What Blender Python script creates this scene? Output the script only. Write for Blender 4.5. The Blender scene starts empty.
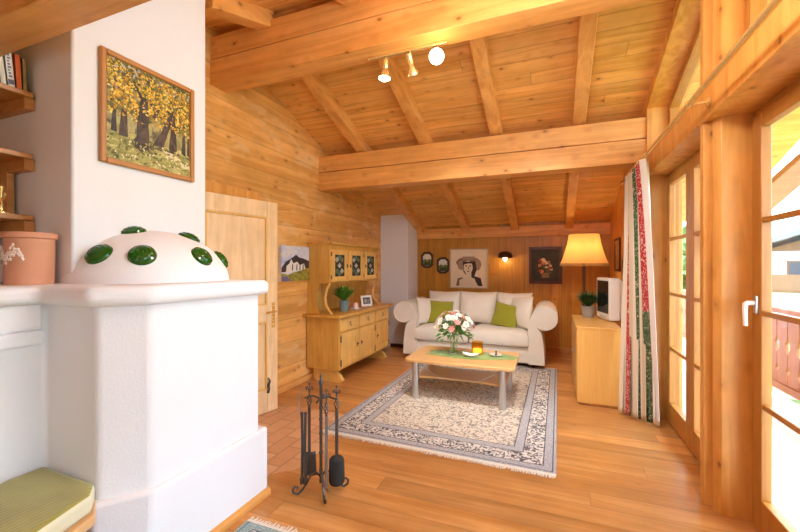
import bpy, bmesh, math, random
from mathutils import Vector, Matrix, Euler
R = math.radians
PI = math.pi
C = bpy.context.scene.collection
random.seed(7)

# ------------------------------------------------------------------ mesh builder
class MB:
    def __init__(s):
        s.v = []; s.f = []; s.m = []
    def add(s, vs, fs, mi=0):
        o = len(s.v)
        s.v += [tuple(p) for p in vs]
        for f in fs:
            s.f.append(tuple(o + i for i in f)); s.m.append(mi)
        return s
    def box(s, x0, x1, y0, y1, z0, z1, mi=0):
        v = [(x0,y0,z0),(x1,y0,z0),(x1,y1,z0),(x0,y1,z0),(x0,y0,z1),(x1,y0,z1),(x1,y1,z1),(x0,y1,z1)]
        return s.add(v, [(0,3,2,1),(4,5,6,7),(0,1,5,4),(1,2,6,5),(2,3,7,6),(3,0,4,7)], mi)
    def extrude(s, pts, vec, mi=0):
        n = len(pts); vec = Vector(vec)
        a = [Vector(p) for p in pts]; b = [p + vec for p in a]
        nrm = Vector((0,0,0))
        for i in range(n): nrm += a[i].cross(a[(i+1) % n])
        f = [tuple(range(n)), tuple(range(2*n-1, n-1, -1))]
        f += [(i, n+i, n+(i+1) % n, (i+1) % n) for i in range(n)]
        if nrm.dot(vec) > 0: f = [tuple(reversed(q)) for q in f]
        return s.add(a + b, f, mi)
    def prism(s, pts, z0, z1, mi=0):
        return s.extrude([(p[0], p[1], z0) for p in pts], (0,0,z1-z0), mi)
    def tube(s, path, r, n=8, mi=0, caps=True, closed=False):
        P = [Vector(p) for p in path]; m = len(P)
        rs = r if isinstance(r, (list, tuple)) else [r]*m
        vs = []; prev = None
        for i, p in enumerate(P):
            if closed: t = P[(i+1) % m] - P[i-1]
            else: t = P[min(i+1, m-1)] - P[max(i-1, 0)]
            t.normalize()
            if prev is None:
                u = t.orthogonal().normalized()
            else:
                u = prev - t * prev.dot(t)
                u = u.normalized() if u.length > 1e-6 else t.orthogonal().normalized()
            prev = u; w = t.cross(u)
            for k in range(n):
                a = 2*PI*k/n
                vs.append(p + (u*math.cos(a) + w*math.sin(a)) * rs[i])
        fs = []
        for i in range(m if closed else m-1):
            j = (i+1) % m
            for k in range(n):
                fs.append((i*n+k, i*n+(k+1) % n, j*n+(k+1) % n, j*n+k))
        if caps and not closed:
            fs.append(tuple(range(n-1, -1, -1))); fs.append(tuple((m-1)*n+k for k in range(n)))
        return s.add(vs, fs, mi)
    def lathe(s, prof, n=32, c=(0,0,0), mi=0, mat=None):
        vs = []; fs = []; m = len(prof)
        for r, z in prof:
            for k in range(n):
                a = 2*PI*k/n
                p = Vector((r*math.cos(a), r*math.sin(a), z))
                if mat is not None: p = mat @ p
                vs.append(p + Vector(c))
        for i in range(m-1):
            for k in range(n):
                fs.append((i*n+k, i*n+(k+1) % n, (i+1)*n+(k+1) % n, (i+1)*n+k))
        if prof[0][0] > 1e-5: fs.append(tuple(range(n-1, -1, -1)))
        if prof[-1][0] > 1e-5: fs.append(tuple((m-1)*n+k for k in range(n)))
        return s.add(vs, fs, mi)
    def ell(s, c, r, n=20, m=12, mi=0, mat=None):
        prof = [(math.sin(PI*i/m), -math.cos(PI*i/m)) for i in range(m+1)]
        S = Matrix.Diagonal((r[0], r[1], r[2]))
        M = S if mat is None else mat @ S
        return s.lathe([(max(a, 1e-6), b) for a, b in prof], n, c, mi, M)
    def grid(s, fn, nu, nv, mi=0, mif=None):
        vs = [fn(i/nu, j/nv) for j in range(nv+1) for i in range(nu+1)]
        o = len(s.v); s.v += [tuple(p) for p in vs]
        for j in range(nv):
            for i in range(nu):
                a = o + j*(nu+1) + i
                s.f.append((a, a+1, a+nu+2, a+nu+1)); s.m.append(mif(i/nu, j/nv) if mif else mi)
        return s
    def build(s, name, mats, parent=None, bevel=0, smooth=40, seg=2, loc=None, rot=None, weld=False, solid=0, sub=0):
        me = bpy.data.meshes.new(name)
        me.from_pydata(s.v, [], s.f)
        if not isinstance(mats, (list, tuple)): mats = [mats]
        for m in mats: me.materials.append(m)
        for p, mi in zip(me.polygons, s.m): p.material_index = mi
        bm = bmesh.new(); bm.from_mesh(me)
        if weld: bmesh.ops.remove_doubles(bm, verts=bm.verts, dist=1e-5)
        bm.to_mesh(me); bm.free()
        if smooth:
            for p in me.polygons: p.use_smooth = True
            me.set_sharp_from_angle(angle=R(smooth))
        o = bpy.data.objects.new(name, me); C.objects.link(o)
        if parent is not None: o.parent = parent
        if loc is not None: o.location = loc
        if rot is not None: o.rotation_euler = rot
        if solid:
            q = o.modifiers.new('t', 'SOLIDIFY'); q.thickness = solid; q.offset = 0
        if bevel:
            b = o.modifiers.new('b', 'BEVEL'); b.width = bevel; b.segments = seg; b.limit_method = 'ANGLE'; b.angle_limit = R(35)
        if sub:
            q = o.modifiers.new('s', 'SUBSURF'); q.levels = sub; q.render_levels = sub
        return o

def tag(o, label=None, cat=None, group=None, kind=None):
    if label: o['label'] = label
    if cat: o['category'] = cat
    if group: o['group'] = group
    if kind: o['kind'] = kind
    return o
def struct(o, label, cat):
    return tag(o, label, cat, None, 'structure')
def thing(name, label, cat, loc=(0,0,0), rz=0, group=None, kind=None):
    o = bpy.data.objects.new(name, None); C.objects.link(o)
    o.location = loc; o.rotation_euler = (0,0,rz); o.empty_display_size = .05
    return tag(o, label, cat, group, kind)
def copy_tree(o, parent=None):
    c = o.copy(); C.objects.link(c)
    if parent is not None: c.parent = parent
    for ch in list(o.children): copy_tree(ch, c)
    return c

# ------------------------------------------------------------------ materials
def newmat(name):
    m = bpy.data.materials.new(name); m.use_nodes = True
    nt = m.node_tree; b = nt.nodes['Principled BSDF']
    return m, nt, b
class NT:
    """small node helper"""
    def __init__(s, nt): s.nt = nt
    def n(s, t, **k):
        nd = s.nt.nodes.new(t)
        for a, b in k.items(): setattr(nd, a, b)
        return nd
    def l(s, a, b): s.nt.links.new(a, b)
    def val(s, sock, v):
        if hasattr(v, 'is_output') or isinstance(v, bpy.types.NodeSocket): s.l(v, sock)
        else: sock.default_value = v
    def math(s, op, a, b=0.0, c=0.0, clamp=False):
        nd = s.n('ShaderNodeMath', operation=op); nd.use_clamp = clamp
        s.val(nd.inputs[0], a); s.val(nd.inputs[1], b); s.val(nd.inputs[2], c)
        return nd.outputs[0]
    def mix(s, f, a, b, mode='MIX'):
        nd = s.n('ShaderNodeMix', data_type='RGBA', blend_type=mode)
        s.val(nd.inputs[0], f)
        for sk, v in ((nd.inputs[6], a), (nd.inputs[7], b)):
            if isinstance(v, (tuple, list)): sk.default_value = (v[0], v[1], v[2], 1)
            else: s.l(v, sk)
        return nd.outputs[2]
    def xyz(s, x, y, z):
        nd = s.n('ShaderNodeCombineXYZ')
        for i, v in enumerate((x, y, z)): s.val(nd.inputs[i], v)
        return nd.outputs[0]
    def obj(s):
        tc = s.n('ShaderNodeTexCoord'); sp = s.n('ShaderNodeSeparateXYZ'); s.l(tc.outputs['Object'], sp.inputs[0])
        return tc.outputs['Object'], sp.outputs[0], sp.outputs[1], sp.outputs[2]
    def noise(s, vec, scale=5, detail=3, rough=.5, dist=0):
        nd = s.n('ShaderNodeTexNoise'); s.l(vec, nd.inputs['Vector'])
        nd.inputs['Scale'].default_value = scale; nd.inputs['Detail'].default_value = detail
        nd.inputs['Roughness'].default_value = rough; nd.inputs['Distortion'].default_value = dist
        return nd.outputs['Fac'], nd.outputs['Color']
    def vor(s, vec, scale=5, feature='F1', rnd=1.0):
        nd = s.n('ShaderNodeTexVoronoi', feature=feature); s.l(vec, nd.inputs['Vector'])
        nd.inputs['Scale'].default_value = scale; nd.inputs['Randomness'].default_value = rnd
        return nd.outputs['Distance'], (nd.outputs['Color'] if feature != 'DISTANCE_TO_EDGE' else None)
    def white(s, vec):
        nd = s.n('ShaderNodeTexWhiteNoise', noise_dimensions='3D'); s.l(vec, nd.inputs['Vector'])
        return nd.outputs['Value']
    def ramp(s, f, lo, hi):
        nd = s.n('ShaderNodeMapRange'); nd.interpolation_type = 'SMOOTHSTEP'
        s.val(nd.inputs[0], f); nd.inputs[1].default_value = lo; nd.inputs[2].default_value = hi
        return nd.outputs[0]
    def bump(s, hgt, b, strength=.3, dist=.01):
        nd = s.n('ShaderNodeBump'); s.l(hgt, nd.inputs['Height'])
        nd.inputs['Strength'].default_value = strength; nd.inputs['Distance'].default_value = dist
        s.l(nd.outputs[0], b.inputs['Normal'])

def wood(name, c1, c2, axis='x', plank=None, rough=.45, var=.25, knots=1.0, knotcell=.12, seam=.0035, knotcol=(.16,.06,.015), gscale=1.0, pale=None):
    m, nt, b = newmat(name); N = NT(nt)
    vec, X, Y, Z = N.obj(); D = {'x': X, 'y': Y, 'z': Z}
    along = D[axis]; oth = [D[a] for a in 'xyz' if a != axis]
    seamf = None; rnd = None
    if plank:
        pa, w, L = plank
        q = N.math('DIVIDE', D[pa], w)
        idx = N.math('FLOOR', q); fr = N.math('FRACT', q)
        r0 = N.white(N.xyz(idx, 3.3, 1.7))
        al = N.math('ADD', N.math('DIVIDE', along, L), N.math('MULTIPLY', r0, 7.0))
        idl = N.math('FLOOR', al); frl = N.math('FRACT', al)
        rnd = N.white(N.xyz(idx, idl, .5))
        e = N.math('MINIMUM', fr, N.math('SUBTRACT', 1.0, fr))
        e2 = N.math('MINIMUM', frl, N.math('SUBTRACT', 1.0, frl))
        s1 = N.ramp(e, seam/w*.35, seam/w); s2 = N.ramp(e2, seam/L*.3, seam/L)
        seamf = N.math('MULTIPLY', s1, s2)
        off = N.math('MULTIPLY', rnd, 37.0)
    else:
        oi = N.n('ShaderNodeObjectInfo'); off = N.math('MULTIPLY', oi.outputs['Random'], 37.0)
    gv = N.xyz(N.math('ADD', N.math('MULTIPLY', along, 1.1*gscale), off), N.math('MULTIPLY', oth[0], 17.0*gscale), N.math('MULTIPLY', oth[1], 17.0*gscale))
    g, _ = N.noise(gv, 1.0, 4, .6, .9)
    fine = N.xyz(N.math('MULTIPLY', along, 6.0*gscale), N.math('MULTIPLY', oth[0], 160.0*gscale), N.math('MULTIPLY', oth[1], 160.0*gscale))
    g2, _ = N.noise(fine, 1.0, 2, .5)
    f = N.ramp(g, .3, .7)
    f = N.math('ADD', N.math('MULTIPLY', f, .75), N.math('MULTIPLY', g2, .3), clamp=True)
    col = N.mix(f, c1, c2)
    big, _ = N.noise(vec, 1.3, 2)
    if rnd is not None:
        tone = N.math('ADD', 1.0 - var*.5, N.math('MULTIPLY', rnd, var))
    else:
        tone = N.math('ADD', 1.0 - var*.25, N.math('MULTIPLY', big, var*.5))
    col = N.mix(1.0, col, N.xyz(tone, tone, tone), 'MULTIPLY')
    if knots:
        kv = N.xyz(N.math('ADD', N.math('MULTIPLY', along, .62), off), oth[0], oth[1])
        dd, cc = N.vor(kv, 1/knotcell)
        sz = N.math('MULTIPLY', dd, knotcell)
        k = N.math('SUBTRACT', 1.0, N.ramp(sz, .006*knots, .014*knots))
        halo = N.math('SUBTRACT', 1.0, N.ramp(sz, .010*knots, .038*knots))
        col = N.mix(N.math('MULTIPLY', halo, .35), col, (c1[0]*.75, c1[1]*.6, c1[2]*.45))
        pf, _ = N.noise(vec, 3.7, 3, .6); p2, _ = N.noise(N.xyz(N.math('MULTIPLY', along, 4.0), N.math('MULTIPLY', oth[0], 9.0), N.math('MULTIPLY', oth[1], 9.0)), 1.0, 3, .6)
        tn = N.math('ADD', .66, N.math('ADD', N.math('MULTIPLY', pf, .32), N.math('MULTIPLY', p2, .36)))
        col = N.mix(1.0, col, N.xyz(tn, tn, tn), 'MULTIPLY')
        col = N.mix(N.math('MULTIPLY', k, .75), col, knotcol)
    if pale:
        pq, _ = N.noise(N.xyz(N.math('MULTIPLY', along, 3.4), N.math('MULTIPLY', oth[0], 7.0), N.math('MULTIPLY', oth[1], 7.0)), 1.0, 2, .5, .4)
        col = N.mix(N.math('MULTIPLY', N.ramp(pq, .54, .70), .5), col, pale)
    if seamf is not None:
        col = N.mix(N.math('MULTIPLY', N.math('SUBTRACT', 1.0, seamf), .6), col, (c1[0]*.28, c1[1]*.2, c1[2]*.15))
        hgt = N.math('ADD', N.math('MULTIPLY', seamf, 1.0), N.math('MULTIPLY', g2, .06))
        N.bump(hgt, b, .5, .004)
    else:
        N.bump(g2, b, .08, .003)
    N.l(col, b.inputs['Base Color']); b.inputs['Roughness'].default_value = rough
    return m
def plain(name, col, rough=.5, metal=0, bump=None, emit=None, spec=.5, var=0, vscale=6):
    m, nt, b = newmat(name); N = NT(nt)
    b.inputs['Base Color'].default_value = (*col, 1); b.inputs['Roughness'].default_value = rough
    b.inputs['Metallic'].default_value = metal; b.inputs['Specular IOR Level'].default_value = spec
    if bump or var:
        vec, *_ = N.obj()
        if bump:
            h, _ = N.noise(vec, bump[0], 4, .6); N.bump(h, b, bump[1], bump[2])
        if var:
            h, _ = N.noise(vec, vscale, 3)
            N.l(N.mix(h, tuple(c*(1-var) for c in col), tuple(min(1, c*(1+var)) for c in col)), b.inputs['Base Color'])
    if emit:
        b.inputs['Emission Color'].default_value = (*emit[0], 1); b.inputs['Emission Strength'].default_value = emit[1]
    return m
def glassmat(name, tint=(1,1,1), refl=1.0):
    m = bpy.data.materials.new(name); m.use_nodes = True; nt = m.node_tree; nt.nodes.clear(); N = NT(nt)
    o = N.n('ShaderNodeOutputMaterial'); t = N.n('ShaderNodeBsdfTransparent'); t.inputs[0].default_value = (*tint, 1)
    g = N.n('ShaderNodeBsdfGlossy'); g.inputs['Roughness'].default_value = .02
    lw = N.n('ShaderNodeLayerWeight'); lw.inputs[0].default_value = .5
    fr = N.math('ADD', .03, N.math('MULTIPLY', N.math('POWER', lw.outputs['Facing'], 5.0), .6))
    mx = N.n('ShaderNodeMixShader'); N.l(N.math('MULTIPLY', fr, refl), mx.inputs[0]); N.l(t.outputs[0], mx.inputs[1]); N.l(g.outputs[0], mx.inputs[2])
    N.l(mx.outputs[0], o.inputs[0])
    return m

PA = (.60,.315,.105); PB = (.76,.47,.20)
M = {}
M['log'] = wood('log_wall_pine', (.59,.265,.05), (.84,.475,.15), 'y', ('z', .265, 9), .42, .22, 1.0, .12, .003, gscale=.6, pale=(.86,.60,.30))
M['ceil'] = wood('ceiling_boards', (.65,.29,.045), (.90,.52,.17), 'x', ('y', .135, 5.2), .45, .2, 1.0, .115, .003, gscale=.65)
M['vert'] = wood('panel_boards', (.42,.175,.016), (.56,.27,.034), 'z', ('x', .14, 4.0), .38, .16, .8, .25, .004)
M['verty'] = wood('panel_boards_side', (.42,.175,.016), (.56,.27,.034), 'z', ('y', .14, 4.0), .38, .16, .8, .25, .004)
M['beam'] = wood('beam_pine_x', (.63,.27,.055), (.84,.445,.14), 'x', None, .45, .15, 1.1, .13, gscale=.6)
M['beamy'] = wood('beam_pine_y', (.63,.27,.055), (.84,.445,.14), 'y', None, .45, .15, 1.1, .13, gscale=.6)
M['beamz'] = wood('beam_pine_z', (.62,.255,.04), (.84,.435,.115), 'z', None, .4, .15, 1.1, .13, gscale=.6)
M['sash'] = wood('sash_pine', (.44,.175,.03), (.54,.24,.05), 'z', None, .35, .15, 0)
M['sashdark'] = wood('sash_redbrown', (.38,.14,.02), (.48,.20,.035), 'z', None, .35, .15, 0)
M['floor'] = wood('larch_floor', (.42,.165,.033), (.60,.30,.105), 'x', ('y', .155, 4.6), .3, .3, .8, .25, .0022, (.2,.08,.03), gscale=.65)
M['door'] = wood('door_pine', (.72,.47,.23), (.86,.63,.36), 'z', None, .45, .15, 1.0, .24, knotcol=(.3,.13,.05))
M['hutch'] = wood('hutch_pine', (.55,.265,.04), (.69,.385,.085), 'z', None, .38, .12, .7, .24, knotcol=(.3,.12,.03))
M['hutchfront'] = wood('hutch_front_pine', (.69,.385,.085), (.81,.49,.14), 'z', None, .38, .12, .7, .2, knotcol=(.3,.12,.03))
M['beech'] = wood('beech_veneer', (.66,.345,.08), (.74,.415,.115), 'z', None, .35, .08, 0, gscale=1.6)
M['table'] = wood('table_beech', (.64,.36,.135), (.72,.43,.18), 'x', None, .28, .08, 0, gscale=1.4)
M['shelf'] = wood('shelf_pine', (.42,.165,.04), (.54,.25,.07), 'y', None, .4, .15, .6, .25)
M['bench'] = wood('bench_pine', (.62,.36,.15), (.74,.46,.22), 'y', None, .4, .15, .6, .25)
M['plaster'] = plain('white_plaster', (.81,.815,.835), .85, bump=(95, .4, .004), var=.015)
M['chim'] = plain('chimney_plaster', (.76,.765,.785), .9, bump=(60, .12, .003), var=.01)
M['greytile'] = plain('green_glaze', (.012,.085,.006), .12, var=.35, vscale=25)
M['iron'] = plain('black_iron', (.095,.093,.09), .34, .75, bump=(70, .3, .003))
M['steel'] = plain('brushed_steel', (.62,.63,.64), .33, 1)
M['brass'] = plain('brass', (.86,.64,.26), .26, .75)
M['brassold'] = plain('old_brass', (.35,.22,.07), .35, 1)
M['white'] = plain('white_paint', (.86,.86,.85), .35)
M['terra'] = plain('terracotta_pot', (.60,.28,.16), .75, var=.18, vscale=9)
M['terrawhite'] = plain('terracotta_relief', (.78,.66,.58), .8)
M['glass'] = glassmat('window_glass', (.97,.985,.98))
M['vase'] = glassmat('vase_glass', (.95,.98,.96), 2.2)
M['leaf'] = plain('leaf_green', (.085,.26,.03), .45, var=.4, vscale=14)
M['leafdark'] = plain('leaf_dark', (.03,.10,.02), .5, var=.4, vscale=14)
M['stem'] = plain('stem_green', (.10,.24,.05), .5)
M['petal'] = plain('petal_white', (.90,.89,.85), .6)
M['petalpink'] = plain('petal_pink', (.75,.30,.30), .6)
M['yolk'] = plain('flower_centre', (.80,.55,.08), .6)
M['potgrey'] = plain('pot_greyblue', (.16,.21,.21), .45)
M['soil'] = plain('soil', (.05,.03,.02), .9)
M['cream'] = None
def fabric(name, c, scale=420, var=.05, bs=.25):
    m, nt, b = newmat(name); N = NT(nt); vec, *_ = N.obj()
    a, _ = N.noise(vec, scale, 2); g, _ = N.noise(vec, 7, 3)
    N.l(N.mix(g, tuple(x*(1-var) for x in c), tuple(min(1, x*(1+var)) for x in c)), b.inputs['Base Color'])
    b.inputs['Roughness'].default_value = .9; b.inputs['Specular IOR Level'].default_value = .2
    b.inputs['Sheen Weight'].default_value = .25
    h = N.math('ADD', N.math('MULTIPLY', a, .3), g); N.bump(h, b, bs, .008)
    return m
M['sofa'] = fabric('sofa_fabric', (.73,.69,.62), 260, .06, .3)
M['cush'] = fabric('cushion_fabric', (.75,.70,.62), 200, .08, .35)
M['green'] = fabric('green_velvet', (.30,.30,.028), 300, .12, .2)
M['runner'] = fabric('green_runner', (.24,.36,.10), 300, .25, .2)
# corduroy seat cushion
m, nt, b = newmat('green_corduroy'); N = NT(nt); vec, X, Y, Z = N.obj()
w = N.math('SINE', N.math('MULTIPLY', X, 2*PI/.021)); g, _ = N.noise(vec, 9, 3)
col = N.mix(N.math('ADD', N.math('MULTIPLY', w, .10), N.math('MULTIPLY', g, .9), clamp=True), (.24,.21,.018), (.40,.37,.055))
N.l(col, b.inputs['Base Color']); b.inputs['Roughness'].default_value = .8; b.inputs['Sheen Weight'].default_value = .4
N.bump(w, b, .25, .003); M['cord'] = m
M['cordside'] = fabric('cushion_border', (.70,.66,.45), 300, .1, .2)

# terracotta floor tiles, long along y in running bond
m, nt, b = newmat('terracotta_floor_tiles'); N = NT(nt); vec, X, Y, Z = N.obj()
qx = N.math('DIVIDE', X, .135); ix = N.math('FLOOR', qx); fx = N.math('FRACT', qx)
qy = N.math('ADD', N.math('DIVIDE', Y, .27), N.math('MULTIPLY', N.math('MODULO', ix, 2.0), .5)); iy = N.math('FLOOR', qy); fy = N.math('FRACT', qy)
ex = N.math('MULTIPLY', N.math('MINIMUM', fx, N.math('SUBTRACT', 1.0, fx)), .135)
ey = N.math('MULTIPLY', N.math('MINIMUM', fy, N.math('SUBTRACT', 1.0, fy)), .27)
e = N.ramp(N.math('MINIMUM', ex, ey), .002, .006)
rn = N.white(N.xyz(ix, iy, 2.0)); g, _ = N.noise(vec, 11, 4)
tile = N.mix(N.math('ADD', N.math('MULTIPLY', rn, .6), N.math('MULTIPLY', g, .4)), (.54,.26,.12), (.76,.46,.26))
N.l(N.mix(e, (.34,.20,.11), tile), b.inputs['Base Color']); b.inputs['Roughness'].default_value = .45; N.bump(e, b, .5, .004)
M['tiles'] = m

# oriental rug: hx, hy are half sizes
def rugmat(name, hx, hy, ground, dark, blue, border, rose):
    m, nt, b = newmat(name); N = NT(nt); vec, X, Y, Z = N.obj()
    d = N.math('MINIMUM', N.math('SUBTRACT', hx, N.math('ABSOLUTE', X)), N.math('SUBTRACT', hy, N.math('ABSOLUTE', Y)))
    nf, nc = N.noise(vec, 14, 2)
    wv = N.n('ShaderNodeVectorMath', operation='MULTIPLY_ADD'); N.l(nc, wv.inputs[0]); wv.inputs[1].default_value = (.05,.05,0); N.l(vec, wv.inputs[2])
    vv = wv.outputs[0]
    cn, _ = N.noise(vec, 17, 1, .5, .6); e1 = N.math('ABSOLUTE', N.math('SUBTRACT', cn, .5))
    f1, c1 = N.vor(vv, 15); f2, c2 = N.vor(vv, 44)
    cn2, _ = N.noise(vec, 21, 1, .5, .8); e2 = N.math('ABSOLUTE', N.math('SUBTRACT', cn2, .5))
    sp = N.n('ShaderNodeSeparateColor'); N.l(c2, sp.inputs[0])
    sp1 = N.n('ShaderNodeSeparateColor'); N.l(c1, sp1.inputs[0])
    vine = N.math('SUBTRACT', 1.0, N.ramp(e1, .018, .038))
    blot = N.math('MULTIPLY', N.math('SUBTRACT', 1.0, N.ramp(f2, .30, .48)), N.ramp(sp.outputs[0], .40, .45))
    ros = N.math('MULTIPLY', N.math('SUBTRACT', 1.0, N.ramp(f1, .12, .25)), N.ramp(sp1.outputs[1], .35, .4))
    fld = N.mix(N.math('MULTIPLY', vine, .6), ground, dark)
    fld = N.mix(N.math('MULTIPLY', blot, .62), fld, dark)
    fld = N.mix(N.math('MULTIPLY', ros, .8), fld, rose)
    fld = N.mix(N.math('MULTIPLY', N.math('SUBTRACT', 1.0, N.ramp(f2, .08, .2)), .8), fld, blue)
    vine2 = N.math('SUBTRACT', 1.0, N.ramp(e2, .03, .06))
    bor = N.mix(N.math('MULTIPLY', vine2, .85), border, dark)
    bor = N.mix(N.math('MULTIPLY', blot, .9), bor, (dark[0]*.8, dark[1]*.8, dark[2]))
    grey = N.mix(N.math('MULTIPLY', N.math('GREATER_THAN', N.noise(vec, 90, 1)[0], .55), .6), blue, border)
    def band(a, bb): return N.math('MULTIPLY', N.math('GREATER_THAN', d, a), N.math('LESS_THAN', d, bb))
    col = N.mix(band(.30, 9), grey, fld)
    col = N.mix(band(.085, .225), col, bor)
    for a in (.08, .225, .295, .018): col = N.mix(N.math('MULTIPLY', band(a, a+.008), .8), col, dark)
    N.l(col, b.inputs['Base Color']); b.inputs['Roughness'].default_value = .95; b.inputs['Specular IOR Level'].default_value = .1
    hn, _ = N.noise(vec, 300, 2); N.bump(hn, b, .4, .004)
    return m
M['rug'] = rugmat('oriental_rug', .915, 1.40, (.64,.57,.47), (.05,.045,.065), (.35,.345,.38), (.66,.62,.57), (.45,.34,.28))
M['rug2'] = rugmat('teal_rug', .34, .64, (.60,.56,.48), (.10,.15,.17), (.25,.36,.38), (.60,.58,.52), (.45,.32,.25))
M['fringe'] = plain('rug_fringe', (.78,.72,.62), .95)

# curtain stripe cloths
def cloth(name, base, dot=None, thr=.62, scale=70):
    m, nt, b = newmat(name); N = NT(nt); vec, X, Y, Z = N.obj()
    if dot:
        f, c = N.vor(vec, scale); g, _ = N.noise(vec, 45, 2)
        k = N.math('MAXIMUM', N.math('LESS_THAN', f, .3), N.math('GREATER_THAN', g, thr))
        N.l(N.mix(k, base, dot), b.inputs['Base Color'])
    else: b.inputs['Base Color'].default_value = (*base, 1)
    b.inputs['Roughness'].default_value = .9; b.inputs['Specular IOR Level'].default_value = .15
    return m
M['c_cream'] = cloth('curtain_cream', (.74,.68,.58)); M['c_white'] = cloth('curtain_white', (.86,.85,.84))
M['c_red'] = cloth('curtain_red_pattern', (.48,.045,.055), (.72,.55,.50)); M['c_green'] = cloth('curtain_green_pattern', (.06,.12,.055), (.45,.45,.36))
M['c_dark'] = cloth('curtain_brown_pattern', (.16,.09,.07), (.55,.48,.40)); M['c_beige'] = cloth('curtain_beige', (.62,.55,.42))

# paintings --------------------------------------------------
def flat(name, col, rough=.6): return plain(name, col, rough)
def painttex(name, cols, scale, seed, stretch=(1,1,1), rough=.55):
    m, nt, b = newmat(name); N = NT(nt); vec, X, Y, Z = N.obj()
    v = N.n('ShaderNodeVectorMath', operation='MULTIPLY_ADD'); N.l(vec, v.inputs[0]); v.inputs[1].default_value = stretch; v.inputs[2].default_value = (seed, seed*.7, seed*1.3)
    f, _ = N.noise(v.outputs[0], scale, 5, .65, 1.2)
    r = N.n('ShaderNodeValToRGB'); N.l(f, r.inputs[0]); e = r.color_ramp.elements
    lo, hi = .30, .70
    e[0].position = lo; e[0].color = (*cols[0], 1); e[1].position = hi; e[1].color = (*cols[-1], 1)
    for i, c in enumerate(cols[1:-1]):
        q = e.new(lo + (hi-lo)*(i+1)/(len(cols)-1)); q.color = (*c, 1)
    N.l(r.outputs[0], b.inputs['Base Color']); b.inputs['Roughness'].default_value = rough
    N.bump(f, b, .3, .003)
    return m
M['goldframe'] = plain('orange_wood_frame', (.42,.18,.045), .4, var=.15)
M['darkframe'] = plain('dark_red_frame', (.085,.022,.014), .35, var=.2)
M['blackframe'] = plain('dark_brown_frame', (.045,.022,.012), .4)
M['p_leaf'] = painttex('painted_foliage', [(.03,.03,.012),(.10,.11,.02),(.55,.36,.02),(.72,.50,.05),(.30,.20,.02),(.85,.68,.15)], 13, 3.1)
M['p_leafdark'] = painttex('painted_dark_foliage', [(.02,.025,.02),(.07,.075,.02),(.18,.15,.02),(.30,.24,.03),(.30,.36,.42)], 14, 8.3)
M['p_ground'] = painttex('painted_meadow', [(.05,.05,.015),(.20,.20,.04),(.45,.40,.12),(.62,.55,.28)], 11, 5.5, (1,.6,2.2))
M['p_mist'] = painttex('painted_forest_depth', [(.07,.05,.02),(.40,.36,.14),(.20,.16,.04),(.60,.50,.18)], 12, 1.5, (1,2.5,.5))
M['p_trunk'] = painttex('painted_trunk', [(.015,.010,.008),(.05,.028,.018),(.11,.07,.045)], 22, 2.2, (1,2,.5))
M['p_path'] = flat('painted_path', (.66,.57,.34))

# ------------------------------------------------------------------ the setting
ZR = lambda y: 3.385 - .352*abs(y - 2.6)
ZC = lambda y: ZR(y) + .13
YB, YF = 6.6, -1.4
XL, XR = -2.79, .82

struct(MB().box(-2.95, 1.06, YF-.1, YB+.1, -.12, 0).build('floor', M['floor']), 'floor of long golden larch boards running across the room', 'floor')
tp = [(-2.79,1.86),(-1.80,1.86),(-1.75,2.07),(-1.64,2.17),(-1.61,2.36),(-1.68,2.62),(-1.68,3.15),(-2.79,3.14)]
struct(MB().prism(tp, -.02, .004).build('floor_tiles', M['tiles']), 'patch of terracotta tiles let into the boards before the pine door', 'floor tiles')
# ceiling: two slopes, running out over the balcony
for nm, ya, yb, lb in (('ceiling', 2.6, YB+.15, 'board ceiling sloping down from the ridge beam to the sofa wall'), ('ceiling', YF-.1, 2.6, 'board ceiling sloping down from the ridge beam over the fireplace end')):
    pts = [(-2.95, ya, ZC(ya)), (-2.95, yb, ZC(yb)), (-2.95, yb, ZC(yb)+.12), (-2.95, ya, ZC(ya)+.12)]
    struct(MB().extrude(pts, (5.25, 0, 0)).build(nm, M['ceil']), lb, 'ceiling')
# log wall on the left, its top following the roof
pts = [(XL, YF, -.1), (XL, YB+.1, -.1), (XL, YB+.1, ZC(YB+.1)+.05), (XL, 2.6, ZC(2.6)+.05), (XL, YF, ZC(YF)+.05)]
struct(MB().extrude(pts, (-.15, 0, 0)).build('wall_left', M['log']), 'log wall of horizontal pine planks behind the sideboard', 'wall')
struct(MB().box(-2.94, 1.1, YB, YB+.12, -.1, ZC(YB)+.06).build('wall_back', M['vert']), 'panelled wall of upright pine boards behind the sofa', 'wall')
struct(MB().box(-2.94, 1.1, YF-.12, YF, -.1, ZC(YF)+.06).build('wall_front', M['chim']), 'plastered wall behind the viewer', 'wall')
struct(MB().box(-2.79, XR, YB-.045, YB, 1.885, 2.06).build('trim_1', M['beam'], bevel=.006), 'horizontal board along the top of the panelled sofa wall', 'trim')
struct(MB().box(-2.15, XR, YB-.022, YB, 0, .10).build('baseboard_back', M['shelf'], bevel=.004), 'low skirting board under the panelled sofa wall', 'baseboard')
struct(MB().box(XL, XL+.022, 3.16, YB, 0, .075).build('baseboard_left', M['beamy'], bevel=.004), 'low skirting board along the log wall', 'baseboard')

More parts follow.
